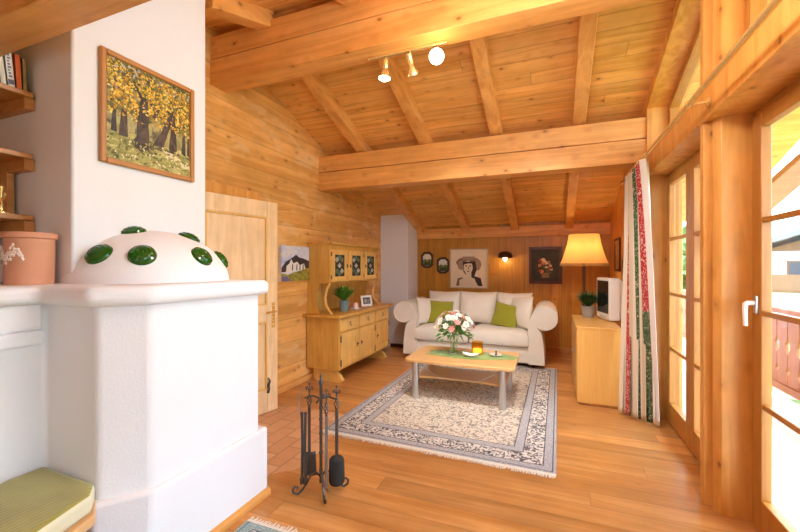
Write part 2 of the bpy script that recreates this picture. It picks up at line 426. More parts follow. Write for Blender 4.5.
# right wall: posts, beam and solid ends, upper part following the roof
W = MB(); X0, X1 = XR, 1.10
def rtop(ya, yb, z0, x0=X0, x1=X1, drop=0.0):
    ys = [ya] + ([2.6] if ya < 2.6 < yb else []) + [yb]
    pts = [(x0, ya, z0), (x0, yb, z0)] + [(x0, y, ZC(y)+.03-drop) for y in reversed(ys)]
    W.extrude(pts, (x1-x0, 0, 0))
OPEN = [(2.80,4.16),(1.30,2.66),(-.20,1.16)]
rtop(4.16, YB+.1, -.1)
rtop(YF-.1, -.20, -.1)
for a, b_ in ((2.66,2.80),(1.16,1.30)):
    # stepped plan: board towards the room, dark rebate, chamfered stop, jamb
    plan = [(X1,a),(.885,a+.002),(.856,a+.046),(.91,a+.05),(.91,a+.074),(.826,a+.086),(.826,b_),(X1,b_)]
    ym = (a+b_)/2
    W.extrude([(p[0], p[1], -.1) for p in plan], (0,0,ZC(ym)+.13))
W.box(X0-.004, X1, -.20, 4.16, 2.24, 2.47)                # long beam over the doors
for a, b_ in OPEN:                                   # sloped head boards above the upper windows
    ys = [a] + ([2.6] if a < 2.6 < b_ else []) + [b_]
    lo = [(X0, y, ZC(y)-.10) for y in ys]; hi = [(X0, y, ZC(y)+.03) for y in reversed(ys)]
    W.extrude(lo + hi, (X1-X0, 0, 0))
struct(W.build('wall_right', M['beamz'], bevel=.004), 'pine framed window wall with posts and a long beam above the glass doors', 'wall')
struct(MB().box(XR-.022, XR, 4.2, YB, 0, .075).build('baseboard_right', M['beamy'], bevel=.004), 'low skirting board behind the television cabinet', 'baseboard')

def glazed(name, label, cat, y0, y1, z0, z1, leaves=2, rows=4, handle=False, mat=None, top=None, dx=0.0):
    """a wooden window or glass door set in the opening; top(y) gives a sloped head"""
    t = thing(name, label, cat, (1.0, (y0+y1)/2, z0), 0, None, 'structure')
    ox, oy, oz = 1.0, (y0+y1)/2, z0
    T = top or (lambda y: z1)
    def P(m, nm, mt, par=t, **k):
        m.v = [(x-ox, y-oy, z-oz) for x, y, z in m.v]
        if par is not t: m.v = [(x-par.location[0], y-par.location[1], z-par.location[2]) for x, y, z in m.v]
        return m.build(nm, mt, par, **k)
    def ring(ya, yb, za, Tf, w, xa, xb, mid=None):
        m = MB(); ys = [ya] + ([2.6] if ya+.1 < 2.6 < yb-.1 and top else []) + [yb]
        m.extrude([(xa, ya, za), (xa, ya+w, za), (xa, ya+w, Tf(ya+w)), (xa, ya, Tf(ya))], (xb-xa, 0, 0))
        m.extrude([(xa, yb-w, za), (xa, yb, za), (xa, yb, Tf(yb)), (xa, yb-w, Tf(yb-w))], (xb-xa, 0, 0))
        m.box(xa, xb, ya+w, yb-w, za, za+w)
        ys = [ya+w] + ([2.6] if len(ys) == 3 else []) + [yb-w]
        m.extrude([(xa, y, Tf(y)-w) for y in ys] + [(xa, y, Tf(y)) for y in reversed(ys)], (xb-xa, 0, 0))
        return m
    P(ring(y0, y1, z0, T, .065, .985+dx*.9, 1.06+dx*.5), 'window_frame', mat or M['sash'], bevel=.004)
    if top:
        ys = [y0+.06] + ([2.6] if y0 < 2.6-.1 and y1-.1 > 2.6 else []) + [y1-.06]
        P(MB().extrude([(1.02, ys[0], z0+.06), (1.02, ys[-1], z0+.06)] + [(1.02, y, T(y)-.06) for y in reversed(ys)], (.004,0,0)), 'pane', M['glass'])
        return t
    a, b_ = y0+.055, y1-.055; step = (b_-a)/leaves
    for k in range(leaves):
        ya, yb = a + k*step, a + (k+1)*step
        zz0, zz1 = z0+.02, z1-.045
        m = MB(); w = .088
        m.box(.962+dx, 1.008+dx, ya, ya+w, zz0, zz1); m.box(.962+dx, 1.008+dx, yb-w, yb, zz0, zz1)
        m.box(.962+dx, 1.008+dx, ya+w, yb-w, zz0, zz0+.17); m.box(.962+dx, 1.008+dx, ya+w, yb-w, zz1-.075, zz1)
        L = P(m, 'sash', mat or M['sash'], bevel=.005)
        g0, g1 = zz0+.17, zz1-.075
        for r in range(1, rows):
            zc = g0 + (g1-g0)*r/rows
            P(MB().box(.968+dx, 1.002+dx, ya+w-.005, yb-w+.005, zc-.014, zc+.014), 'glazing_bar', mat or M['sash'], L, bevel=.006)
        P(MB().box(.986+dx, .990+dx, ya+w-.01, yb-w+.01, g0-.01, g1+.01), 'pane', M['glass'], L)
        if handle and k == leaves-1:
            hb = MB().box(.947+dx, .963+dx, yb-.068, yb-.036, 1.15, 1.245)
            H = P(hb, 'handle_plate', M['steel'], L, bevel=.005)
            hy = yb-.052
            hp = MB().tube([(.95+dx,hy,1.205),(.920+dx,hy,1.205),(.911+dx,hy-.003,1.2),(.908+dx,hy-.006,1.18),(.908+dx,hy-.012,1.085)], [.012,.012,.013,.012,.010], 10)
            hp.v = [(x-ox, y-oy, z-oz) for x, y, z in hp.v]
            ho = hp.build('handle', M['white'], L); ho['label'] = 'white lever handle pointing down'
    return t
glazed('window_1', 'double glass door with small panes nearest the striped curtain', 'glass door', 2.80, 4.16, 0, 2.24)
glazed('door_2', 'reddish glass door with white lever handle giving onto the balcony', 'glass door', 1.30, 2.66, 0, 2.24, 2, 4, True, M['sashdark'], dx=.038)
glazed('window_2', 'glass door nearest the viewer beyond the picture edge', 'glass door', -.20, 1.16, 0, 2.24)
tp_ = lambda y: ZC(y)-.10
glazed('window_3', 'sloped upper window above the far glass door', 'window', 2.80, 4.16, 2.47, 0, top=tp_)
glazed('window_4', 'upper window under the ridge above the reddish glass door', 'window', 1.30, 2.66, 2.47, 0, top=tp_)
glazed('window_5', 'sloped upper window nearest the viewer', 'window', -.20, 1.16, 2.47, 0, top=tp_)

# beams
def beam(y0, y1, z0, z1, label, x0=-2.80, x1=.83, split=None):
    m = MB()
    if split: m.box(x0, x1, y0, y1, z0, split-.004); m.box(x0, x1, y0+.03, y1-.03, split-.004, split+.004); m.box(x0, x1, y0+.003, y1-.003, split+.004, z1)
    else: m.box(x0, x1, y0, y1, z0, z1)
    return struct(m.build('ceiling_beam', M['beam'], bevel=.004), label, 'beam')
beam(2.50, 2.69, 2.995, 3.41, 'thick ridge beam that carries the spotlight rail', split=3.21)
beam(4.18, 4.37, 2.375, 2.80, 'double purlin beam crossing between the ridge and the sofa', split=2.60)
beam(.81, .968, 2.375, 2.74, 'purlin beam crossing in front of the white chimney')
RX = [-2.20,-1.38,-.565,.25]
ORD = ['first rafter from the log wall', 'second rafter from the log wall', 'third rafter from the log wall', 'rafter nearest the window wall']
for i, x in enumerate(RX):
    ys = (2.66, YB)
    pts = [(x-.06, y, ZR(y)) for y in ys] + [(x-.06, y, ZC(y)+.01) for y in reversed(ys)]
    struct(MB().extrude(pts, (.12,0,0)).build('rafter', M['beamy'], bevel=.006), ORD[i]+', sloping down to the sofa wall', 'rafter')
    ys = (1.93 if i == 0 else YF, 2.54)
    pts = [(x-.07, y, ZR(y)) for y in ys] + [(x-.07, y, ZC(y)+.01) for y in reversed(ys)]
    struct(MB().extrude(pts, (.14,0,0)).build('rafter', M['beamy'], bevel=.006), ORD[i]+', on the fireplace side of the ridge', 'rafter')
# plastered pillar in the corner beside the sofa
pts = [(-2.80,6.1,0),(-2.80,6.61,0),(-2.80,6.61,ZC(6.61)+.02),(-2.80,6.1,ZC(6.1)+.02)]
struct(MB().extrude(pts, (.52,0,0)).build('pillar', M['chim'], bevel=.008), 'white plastered pillar in the corner between sideboard and sofa', 'pillar')
struct(MB().box(-2.6, -2.265, 6.085, 6.1, 0, .06).build('baseboard_pillar', M['darkframe']), 'dark skirting at the foot of the white pillar', 'baseboard')
# chimney breast
ys = [1.1, 1.85]
pts = [(-2.10, y, 1.305) for y in ys] + [(-2.10, y, ZC(y)+.04) for y in reversed(ys)]
struct(MB().extrude(pts, (-.72,0,0)).build('wall_chimney', M['chim'], bevel=.012, seg=3), 'white plastered chimney breast rising above the stove', 'wall')

# inner pine door, ajar, hinged on the stove side
dr = thing('door_1', 'pale pine panelled door with brass handle standing ajar', 'door', (-2.677,2.19,.012), -R(12), None, 'structure')
# local: +y along the leaf towards the handle edge, +x into the room
DW, DH = .85, 2.0
m = MB(); m.box(-.02,.02,0,.125,0,DH).box(-.02,.02,DW-.125,DW,0,DH).box(-.02,.02,.125,DW-.125,DH-.15,DH).box(-.02,.02,.125,DW-.125,0,.22).box(-.02,.02,.125,DW-.125,.86,1.02)
m.build('leaf_frame', M['door'], dr, bevel=.006)
MB().box(-.008,.008,.12,DW-.12,.2,.88).build('panel', M['door'], dr); MB().box(-.008,.008,.12,DW-.12,1.0,DH-.13).build('panel', M['door'], dr)
def mould(z0, z1):
    m = MB(); y0, y1 = .125, DW-.125
    for a in ((y0,y0+.018,z0,z1),(y1-.018,y1,z0,z1),(y0,y1,z0,z0+.018),(y0,y1,z1-.018,z1)): m.box(.006,.024,*a)
    m.build('moulding', M['hutchfront'], dr, bevel=.005)
mould(.22,.86); mould(1.02,DH-.15)
pl = MB().box(.02,.026,DW-.075,DW-.035,.80,1.04).build('handle_plate', M['brass'], dr, bevel=.004)
MB().tube([(.02,DW-.055,.955),(.065,DW-.055,.955),(.07,DW-.07,.955),(.07,DW-.17,.95)], .009, 10).build('handle', M['brass'], pl)
mb = MB().tube([(.03,DW-.12,.19),(.045,DW-.12,.22),(.03,DW-.115,.26),(.045,DW-.11,.30),(.035,DW-.12,.33)], [.012,.009,.014,.009,.006], 8)
mb.build('door_latch', M['iron'], dr)
struct(MB().box(-2.79,-2.76,2.02,2.13,0,2.1).box(-2.79,-2.76,2.13,3.08,2.04,2.14).build('trim_2', M['beamz'], bevel=.004), 'pine casing around the door in the log wall', 'trim')

# ------------------------------------------------------------------ masonry stove
st = thing('masonry_stove', 'white plastered masonry stove with a rounded ledge and green-studded dome', 'stove', (-2.2,1.4,0))
def sp(m, nm, mt, par=st, **k):
    m.v = [(x+2.2, y-1.4, z) for x, y, z in m.v]
    return m.build(nm, mt, par, **k)
body = [(-1.65,1.84),(-1.65,1.168),(-1.775,1.02),(-2.14,1.02),(-2.14,-.8),(-2.785,-.8),(-2.785,1.84)]
sp(MB().prism(list(reversed(body)), .0, 1.25), 'body', M['plaster'], bevel=.02, seg=3)
pl_ = [(-1.622,1.885),(-1.622,1.152),(-1.757,.992),(-1.80,.992),(-1.80,1.1),(-1.9,1.3),(-1.9,1.885)]
sp(MB().prism(list(reversed(pl_)), 0, .415), 'plinth', M['plaster'], bevel=.018, seg=3)
led = [(-1.605,1.885),(-1.605,1.147),(-1.755,.968),(-2.085,.968),(-2.085,-.8),(-2.785,-.8),(-2.785,1.885)]
sp(MB().prism(list(reversed(led)), 1.228, 1.316), 'ledge', M['plaster'], bevel=.034, seg=5)
m = MB().box(-2.16,-2.118,-.8,1.0,1.112,1.24).box(-2.16,-2.10,-.8,1.0,1.05,1.115)
sp(m, 'moulding', M['plaster'], bevel=.014, seg=3)
sp(MB().extrude([(-1.622,1.885,0),(-1.60,1.885,0),(-1.60,1.885,.03),(-1.622,1.885,.048)], (0,-.74,0)), 'skirting', M['beamy'], bevel=.003)
DC = Vector((-2.12,1.50,1.30)); DRx, DRy, DRz = .40,.41,.30
prof = [(math.cos(PI/2*i/16), math.sin(PI/2*i/16)) for i in range(17)]
m = MB().lathe([(max(a,1e-5), b) for a, b in prof], 48, DC, 0, Matrix.Diagonal((DRx,DRy,DRz)))
dome = sp(m, 'dome', M['plaster'])
def dpos(a, e):
    d = Vector((math.cos(a)*math.cos(e)*DRx, math.sin(a)*math.cos(e)*DRy, math.sin(e)*DRz))
    nrm = Vector((d.x/DRx**2, d.y/DRy**2, d.z/DRz**2)).normalized()
    return DC + d, nrm
for a, e in ((-73,32),(-76,72),(-41,31),(40,62),(7,31),(46,28)):
    p, nr = dpos(R(a), R(e))
    q = nr.to_track_quat('Z','Y').to_matrix()
    m = MB(); pr = []
    for i in range(13):
        t = i/12; r = .062*(1-t); z = -.006 + .034*math.sqrt(max(0,1-(1-t)**2)) + (.0018*math.sin(t*20) if 0 < t < .9 else 0)
        pr.append((max(r,1e-5), z))
    m.lathe(pr, 28, p, 0, q)
    sp(m, 'glazed_tile', M['greytile'], dome)

# bench in the corner of the stove
bn = thing('corner_bench', 'pale pine bench board fixed in the corner of the white stove', 'bench', (-2.1,.6,0))
def bp(m, nm, mt, par=None, **k):
    m.v = [(x+2.1, y-.6, z) for x, y, z in m.v]; return m.build(nm, mt, par, **k)
seat = [(-2.135,1.015),(-1.775,1.015),(-1.665,.95),(-1.57,.70),(-1.57,-.6),(-2.135,-.6)]
bp(MB().prism(list(reversed(seat)), .385, .425), 'seat', M['bench'], bn, bevel=.006)
for y in (.72,-.4): bp(MB().box(-2.12,-1.72,y,y+.04,0,.385), 'support', M['bench'], bn, bevel=.004)
cu = [(-2.125,1.008),(-1.755,1.003),(-1.68,.945),(-1.60,.70),(-1.60,-.55),(-2.125,-.55)]
m = MB(); n = len(cu); cy = (sum(p[0] for p in cu)/n, sum(p[1] for p in cu)/n)
m.prism(list(reversed(cu)), .426, .505)
for i, f in enumerate(m.f):
    if sum(m.v[k][2] for k in f)/len(f) < .49: m.m[i] = 1
o = bp(m, 'seat_cushion', [M['cord'], M['cordside']], None, bevel=.022, seg=4)
o.location = (-2.1,.6,0); tag(o, 'olive green corduroy cushion lying on the bench beside the stove', 'cushion')

# ------------------------------------------------------------------ wall shelves beside the chimney
SH = [(2.229,'upper pine wall shelf holding the books'),(1.926,'middle pine wall shelf with nothing on it'),(1.623,'lower pine wall shelf just above the terracotta pot')]
for z, lb in SH:
    t = thing('wall_shelf', lb, 'shelf', (-2.5,.6,z), 0, 'pine shelves beside the chimney')
    MB().box(-.29,.12,-1.0,.485,0,.026).build('board', M['shelf'], t, bevel=.004)
    MB().box(-.29,.105,.455,.498,-.055,0).build('cleat', M['shelf'], t, bevel=.003)
t = MB().box(-.095,.14,0,.03,0,.272).build('shelf_upright', M['shelf'], loc=(-2.69,1.055,1.6515), bevel=.003)
tag(t, 'pine upright board standing between the middle and lower wall shelves', 'shelf board')
struct(MB().box(-2.785,-2.45,.45,1.04,1.316,1.42).box(-2.785,-2.50,.45,1.04,1.42,1.50).build('trim_3', M['plaster'], bevel=.01), 'stepped white plaster block on the stove ledge behind the pot', 'trim')
def bk(name, col): return plain(name, col, .6)
BK = [(.035,.11,.20,(.03,.03,.035),0,'black book at the left end of the shelf row'),(.026,.115,.2,(.42,.44,.38),4,'grey green book beside the black one'),
      (.022,.165,.2,(.72,.68,.56),7,'cream book between the grey green and the printed one'),(.028,.19,.2,(.74,.72,.68),6,'tall white book with dark print on its spine'),
      (.022,.165,.2,(.70,.14,.03),3,'bright orange book leaning in the shelf row'),(.016,.155,.2,(.34,.24,.09),2,'thin olive brown book at the right end of the row')]
y = .905
for i, (w, h_, d_, c_, ti, lb) in enumerate(BK):
    t = thing('book', lb, 'book', (-2.49, y + w/2, 2.2565), 0, 'books on the upper shelf'); t.rotation_euler = (R(ti)*.9, 0, 0)
    MB().box(.085,.09,-w/2,w/2,0,h_).box(-.09,.09,-w/2,-w/2+.002,0,h_).box(-.09,.09,w/2-.002,w/2,0,h_).build('cover', bk('cover%d' % i, c_), t)
    MB().box(-.085,.085,-w/2+.003,w/2-.003,.004,h_-.004).build('pages', M['cushp'] if 'cushp' in M else M['fringe'], t)
    if i == 3:
        mm = MB()
        for k in range(9): mm.box(.0901,.0907,-.006,.006 - (k % 3)*.003,.045+k*.014,.053+k*.014)
        mm.box(.0901,.0907,-.011,.011,.012,.034)
        mm.build('spine_print', bk('spine_ink', (.12,.11,.16)), t)
    y += w + .003
pm = MB().box(-.08,.08,-.05,.05,0,.004).box(-.075,.07,-.045,.05,.004,.008)
o = pm.build('paper_stack', [plain('paper_white',(.85,.84,.82),.6)], loc=(-2.45,.84,2.2565), rot=(0,0,.3)); tag(o, 'loose white papers lying before the books', 'papers')
# brass candlestick on the lowest shelf
t = thing('candlestick', 'small brass candlestick standing on the lower wall shelf', 'candlestick', (-2.43,.985,1.65))
MB().lathe([(.028,0),(.028,.006),(.009,.014),(.006,.03),(.010,.04),(.005,.05),(.005,.10),(.009,.11),(.012,.128),(.008,.13)], 20).build('stem', M['brass'], t)
MB().tube([(0,0,.07),(.02,.0,.065),(.035,0,.08),(.03,0,.095)], .004, 8).build('arm', M['brass'], t)
# terracotta pot on the ledge
t = thing('terracotta_pot', 'terracotta pot with pale relief ornament standing on the stove ledge', 'pot', (-2.215,.996,1.316))
MB().lathe([(.082,0),(.085,.01),(.087,.195),(.087,.205),(.096,.21),(.097,.228),(.093,.234),(.083,.235),(.080,.20),(.074,.02),(.0001,.018)], 40).build('body', M['terra'], t)
m = MB()
for k in range(60):
    a0 = random.uniform(-34,34); a = R(-72 + a0); z = .135 + .02*math.sin(a0*.12) + random.uniform(-.035,.03)*(1-abs(a0)/45)
    m.ell((.086*math.cos(a), .086*math.sin(a), z), (.0055,.0055,.008), 8, 6)
m.build('relief', M['terrawhite'], t)

# ------------------------------------------------------------------ pictures
def picture(name, label, cat, loc, rz, w, h, fw, fmat, fill, dep=.025, group=None):
    """local: x right, z up, picture faces -y"""
    t = thing(name, label, cat, loc, rz, group)
    if fw:
        m = MB(); a, b_ = w/2, h/2
        for q in ((-a,-a+fw,-b_,b_),(a-fw,a,-b_,b_),(-a+fw,a-fw,-b_,-b_+fw),(-a+fw,a-fw,b_-fw,b_)): m.box(q[0],q[1],-dep,0,q[2],q[3])
        m.build('frame', fmat, t, bevel=min(.006, fw*.25))
    MB().box(-w/2+fw*.9,w/2-fw*.9,-dep*.45 if fw else -dep,-.001,-h/2+fw*.9,h/2-fw*.9).build('canvas', fill, t)
    return t
def poly(m, pts, y, mi=0):
    m.extrude([(p[0], y, p[1]) for p in pts], (0, .0012, 0), mi); return m
def blob(cx, cz, rx, rz, n=18, j=.0, sd=0):
    rr = random.Random(sd); return [(cx+rx*math.cos(2*PI*k/n)*(1+rr.uniform(-j,j)), cz+rz*math.sin(2*PI*k/n)*(1+rr.uniform(-j,j))) for k in range(n)]
# autumn trees, hung on the chimney (faces +x)
t = picture('painting', 'framed painting of yellow autumn trees on the white chimney', 'painting', (-2.10,1.478,2.21), PI/2, .535, .575, .028, M['goldframe'], M['p_leaf'])
m = MB(); y0 = -.0135
def pl2(p): return [(u*.24, v*.26) for u, v in p]
poly(m, pl2([(-1,-.5),(-.3,-.38),(.3,-.46),(1,-.42),(1,-1),(-1,-1)]), y0, 1)
poly(m, pl2([(-1,-.5),(1,-.45),(1,.0),(.6,-.08),(.2,.02),(-.2,-.1),(-.6,.03),(-1,-.05)]), y0+.0004, 2)
poly(m, pl2([(-1,-.1),(1,-.1),(1,1),(-1,1)]), y0+.0006, 0)
poly(m, pl2([(.05,-.46),(.35,-.50),(1.0,-.75),(1.0,-.90),(.5,-.68)]), y0-.0004, 4)
for tr in ([(-.52,-.62),(-.36,-.42),(-.34,.0),(-.26,.34),(-.14,.36),(-.10,0),(-.06,-.45),(.14,-.70),(-.1,-.64),(-.25,-.72)],[(-.02,-.56),(.14,-.3),(.26,-.1),(.44,.28),(.54,.25),(.42,-.08),(.34,-.3),(.26,-.58)],[(.42,-.5),(.50,.12),(.60,.12),(.64,-.5),(.78,-.58),(.36,-.56)],[(-.90,-.45),(-.86,.05),(-.80,.05),(-.78,-.45)],[(-.74,-.5),(-.68,.05),(-.58,.05),(-.54,-.5)],[(.76,-.5),(.80,-.05),(.86,-.05),(.88,-.55)],[(.92,-.5),(.94,-.1),(.98,-.1),(.99,-.55)]):
    poly(m, pl2(tr), y0-.0008, 3)
rr = random.Random(21)
def dab(x, z, r, mi, lay):
    a = rr.uniform(0, PI); n = 6
    poly(m, [(max(-.238,min(.238, x + r*math.cos(2*PI*k/n)*math.cos(a) - .5*r*math.sin(2*PI*k/n)*math.sin(a))), max(-.258,min(.258, z + r*math.cos(2*PI*k/n)*math.sin(a) + .5*r*math.sin(2*PI*k/n)*math.cos(a)))) for k in range(n)], y0-lay, mi)
for k in range(1800):
    x, v = rr.uniform(-.235,.235), rr.random(); z = -.03 + .285*v
    if z < .03 and rr.random() < .6: continue
    dark = .30 + .45*max(0, v-.55)*2 if abs(x) < .2 else .4
    mi = rr.choice((5,5,6,6,7,8)) if rr.random() > dark else rr.choice((0,9,9,10))
    if z > .19 and rr.random() < .12: mi = 11
    dab(x, z, rr.uniform(.004,.0115), mi, .0009+.0000006*k)
for tr in ([(-.34,-.1),(-.30,.30),(-.20,.46),(-.10,.40),(-.08,-.1)],[(.24,-.12),(.42,.26),(.52,.42),(.58,.36),(.46,.1),(.38,-.15)],[(-.26,.36),(-.40,.62),(-.37,.63),(-.19,.40)],[(.0,.1),(.12,.30),(.2,.32),(.06,.05)],[(.50,.05),(.53,.30),(.57,.30),(.60,.05)]):
    poly(m, pl2(tr), y0-.0022, 3)
for k in range(170):
    x, z = rr.uniform(-.235,.235), rr.uniform(.0,.24)
    dab(x, z, rr.uniform(.004,.010), rr.choice((5,5,6,7,8)), .0024+.0000012*k)
for k in range(260):
    x, z = rr.uniform(-.235,.235), rr.uniform(-.255,-.13)
    dab(x, z, rr.uniform(.005,.013), rr.choice((1,4,9,12,12)), .0009+.0000012*k)
m.build('brushwork', [M['p_leafdark'], M['p_ground'], M['p_mist'], M['p_trunk'], M['p_path'], flat('dab_yellow',(.72,.46,.03)), flat('dab_gold',(.55,.30,.015)), flat('dab_pale',(.82,.64,.16)), flat('dab_rust',(.36,.15,.015)), flat('dab_olive',(.12,.11,.02)), flat('dab_dark',(.03,.03,.012)), flat('dab_sky',(.38,.43,.44)), flat('dab_grass',(.28,.25,.06))], t, smooth=0)
# mountain canvas on the log wall
t = picture('canvas_picture', 'small canvas of a white building under a dark mountain, beside the sideboard', 'painting', (-2.79,3.665,1.43), PI/2, .51, .40, 0, None, [painttex('painted_sky',[(.36,.42,.62),(.50,.55,.72),(.66,.64,.60),(.70,.68,.66)],6,2.0,(1,.5,2))][0], .035)
m = MB(); y0 = -.0362
poly(m, [(-.255,-.05),(-.18,.02),(-.10,.05),(.0,.10),(.06,.07),(.14,.06),(.255,.03),(.255,-.08),(-.255,-.1)], y0, 0)
poly(m, [(-.18,-.10),(-.17,-.03),(-.12,.0),(-.09,.05),(-.05,.0),(.02,.02),(.07,-.02),(.15,.0),(.18,-.06),(.18,-.10),(.0,-.09)], y0-.001, 1)
for x in (-.08,.0,.06,.12): poly(m, [(x,-.08),(x+.02,-.08),(x+.022,-.01),(x+.008,-.01)], y0-.002, 0)
poly(m, [(-.255,-.2),(-.255,-.11),(-.15,-.13),(-.02,-.10),(.1,-.08),(.255,-.05),(.255,-.2)], y0-.0015, 2)
poly(m, [(-.255,-.2),(-.255,-.14),(-.16,-.15),(-.10,-.2)], y0-.002, 3)
m.build('brushwork', [flat('paint_dark',(.035,.025,.025)), flat('paint_white',(.74,.72,.64)), painttex('paint_meadow',[(.10,.07,.01),(.28,.24,.03),(.45,.40,.06)],14,3), flat('paint_violet',(.16,.12,.25))], t)
# woman in a hat
PX = lambda a, b_: (a+b_)/2
t = picture('drawing', 'framed drawing of a woman in a wide hat on the panelled wall above the sofa', 'drawing', (-1.345,YB,1.355), 0, .665, .69, .016, plain('pale_frame',(.50,.42,.28),.5), painttex('drawing_paper',[(.74,.65,.50),(.80,.71,.55),(.83,.76,.62)],5,4), .022)
m = MB(); y0 = -.0112
poly(m, blob(0,.10,.215,.105,22,.05,3), y0, 0)
poly(m, blob(-.13,.06,.06,.085,14,.1,4), y0-.0004, 3); poly(m, blob(.15,.06,.07,.10,14,.1,5), y0-.0004, 3)
poly(m, [(-.11,.17),(-.10,.21),(.10,.21),(.12,.16),(.0,.14)], y0-.0006, 3)
poly(m, [(-.10,.11),(.12,.12),(.14,-.02),(.10,-.14),(.13,-.2),(.02,-.2),(-.09,-.05)], y0-.0008, 1)
poly(m, blob(-.005,.02,.078,.115,20,.02,6), y0-.0014, 2)
poly(m, [(-.05,-.06),(.05,-.06),(.05,-.15),(.16,-.20),(.16,-.30),(-.16,-.30),(-.16,-.20),(-.04,-.15)], y0-.0012, 2)
poly(m, [(-.22,-.30),(-.19,-.17),(-.10,-.15),(-.12,-.30)], y0-.0009, 0)
poly(m, [(.24,-.30),(.21,-.16),(.10,-.13),(.12,-.22),(.17,-.30)], y0-.0016, 1)
for x in (-.04,.03): poly(m, blob(x,.045,.02,.010,10), y0-.0022, 1)
poly(m, blob(-.005,-.045,.022,.009,10), y0-.0022, 1); poly(m, [(-.008,.03),(.006,.03),(.012,-.01),(-.012,-.012)], y0-.0021, 3)
poly(m, [(-.10,.115),(.12,.125),(.12,.085),(.0,.09),(-.09,.07)], y0-.0018, 1)
m.build('ink_strokes', [flat('ink_grey',(.22,.15,.10)), flat('ink_dark',(.035,.02,.015)), flat('ink_skin',(.76,.67,.52)), flat('ink_mid',(.36,.25,.18))], t)
# two octagonal landscapes
def octa(loc, lb):
    t = thing('octagonal_picture', lb, 'picture', loc, 0, 'octagonal pictures beside the drawing')
    def oc(w, h, k=.3): return [(-w,-h*(1-k*1.2)),(-w*(1-k*1.7),-h),(w*(1-k*1.7),-h),(w,-h*(1-k*1.2)),(w,h*(1-k*1.2)),(w*(1-k*1.7),h),(-w*(1-k*1.7),h),(-w,h*(1-k*1.2))]
    o, i = oc(.112,.145), oc(.078,.108); m = MB()
    for k in range(8):
        j = (k+1) % 8
        m.extrude([(o[k][0],-.024,o[k][1]),(o[j][0],-.024,o[j][1]),(i[j][0],-.016,i[j][1]),(i[k][0],-.016,i[k][1])], (0,.016,0))
    m.build('frame', M['blackframe'], t)
    m = MB(); poly(m, i, -.010, 0)
    poly(m, [(-.078,-.07),(-.078,.0),(-.03,.02),(.0,-.005),(.04,.02),(.078,.0),(.078,-.07),(.05,-.105),(-.05,-.105)], -.0112, 1)
    poly(m, [(-.06,-.09),(-.05,-.03),(.0,-.045),(.06,-.02),(.06,-.09),(.04,-.105),(-.04,-.105)], -.012, 2)
    m.build('landscape', [flat('tiny_sky',(.74,.72,.60)), flat('tiny_green',(.12,.18,.035)), flat('tiny_lawn',(.035,.06,.02))], t)
octa((-2.095,YB,1.508), 'octagonal dark framed landscape nearest the white pillar')
octa((-1.80,YB,1.41), 'octagonal dark framed landscape nearest the woman drawing')
# flower still life
t = picture('flower_painting', 'dark red framed still life of flowers on the wall right of the sconce', 'painting', (-.10,YB,1.412), 0, .50, .595, .05, M['darkframe'], painttex('dark_ground',[(.012,.010,.006),(.035,.03,.012),(.06,.045,.02)],7,6), .03)
m = MB(); rr = random.Random(5)
for k in range(34):
    a = rr.uniform(0,2*PI); q = math.sqrt(rr.random()); x, z = .115*q*math.cos(a), -.02+.13*q*math.sin(a)
    poly(m, blob(x, z, rr.uniform(.012,.03), rr.uniform(.012,.03), 10, .25, k), -.0148-.00005*k, rr.choice((0,0,1,2,3,3)))
poly(m, [(-.06,-.2),(.06,-.2),(.05,-.12),(-.05,-.12)], -.0145, 4)
m.build('brushwork', [flat('f_rose',(.62,.27,.16)), flat('f_cream',(.80,.66,.44)), flat('f_red',(.40,.06,.035)), flat('f_green',(.12,.12,.045)), flat('f_vase',(.26,.16,.09))], t)
# two small frames on the right wall behind the lamp (face -x)
for loc, w, h, lb in (((XR,5.80,1.55),.42,.44,'tall narrow looking dark frame on the window wall behind the lamp'),((XR,5.21,1.38),.30,.21,'smaller dark frame on the window wall above the television')):
    picture('wall_picture', lb, 'picture', loc, -PI/2, w, h, .03, M['darkframe'], painttex('print_'+lb[:5],[(.24,.13,.05),(.40,.26,.10),(.50,.38,.2)],6,3.3), .022)

# wall sconce
t = thing('wall_sconce', 'bowl shaped wall lamp glowing between the drawing and the flower still life', 'lamp', (-.72,YB,1.545))
m = MB().lathe([(.118,-.01),(.116,.03),(.10,.065),(.07,.09),(.02,.10),(.0001,.10),(.0001,.092),(.02,.092),(.066,.082),(.094,.06),(.109,.028),(.111,-.01)], 32, (0,-.10,0))
m.build('shade', plain('sconce_bronze',(.09,.04,.02),.35,.6), t)
MB().box(-.03,.03,-.03,0,0,.10).build('wall_plate', M['brassold'], t, bevel=.004)
MB().ell((0,-.11,-.025),(.033,.033,.042),16,10).build('bulb', plain('bulb_warm',(1,.85,.6),.4,emit=((1,.68,.32),22)), t)

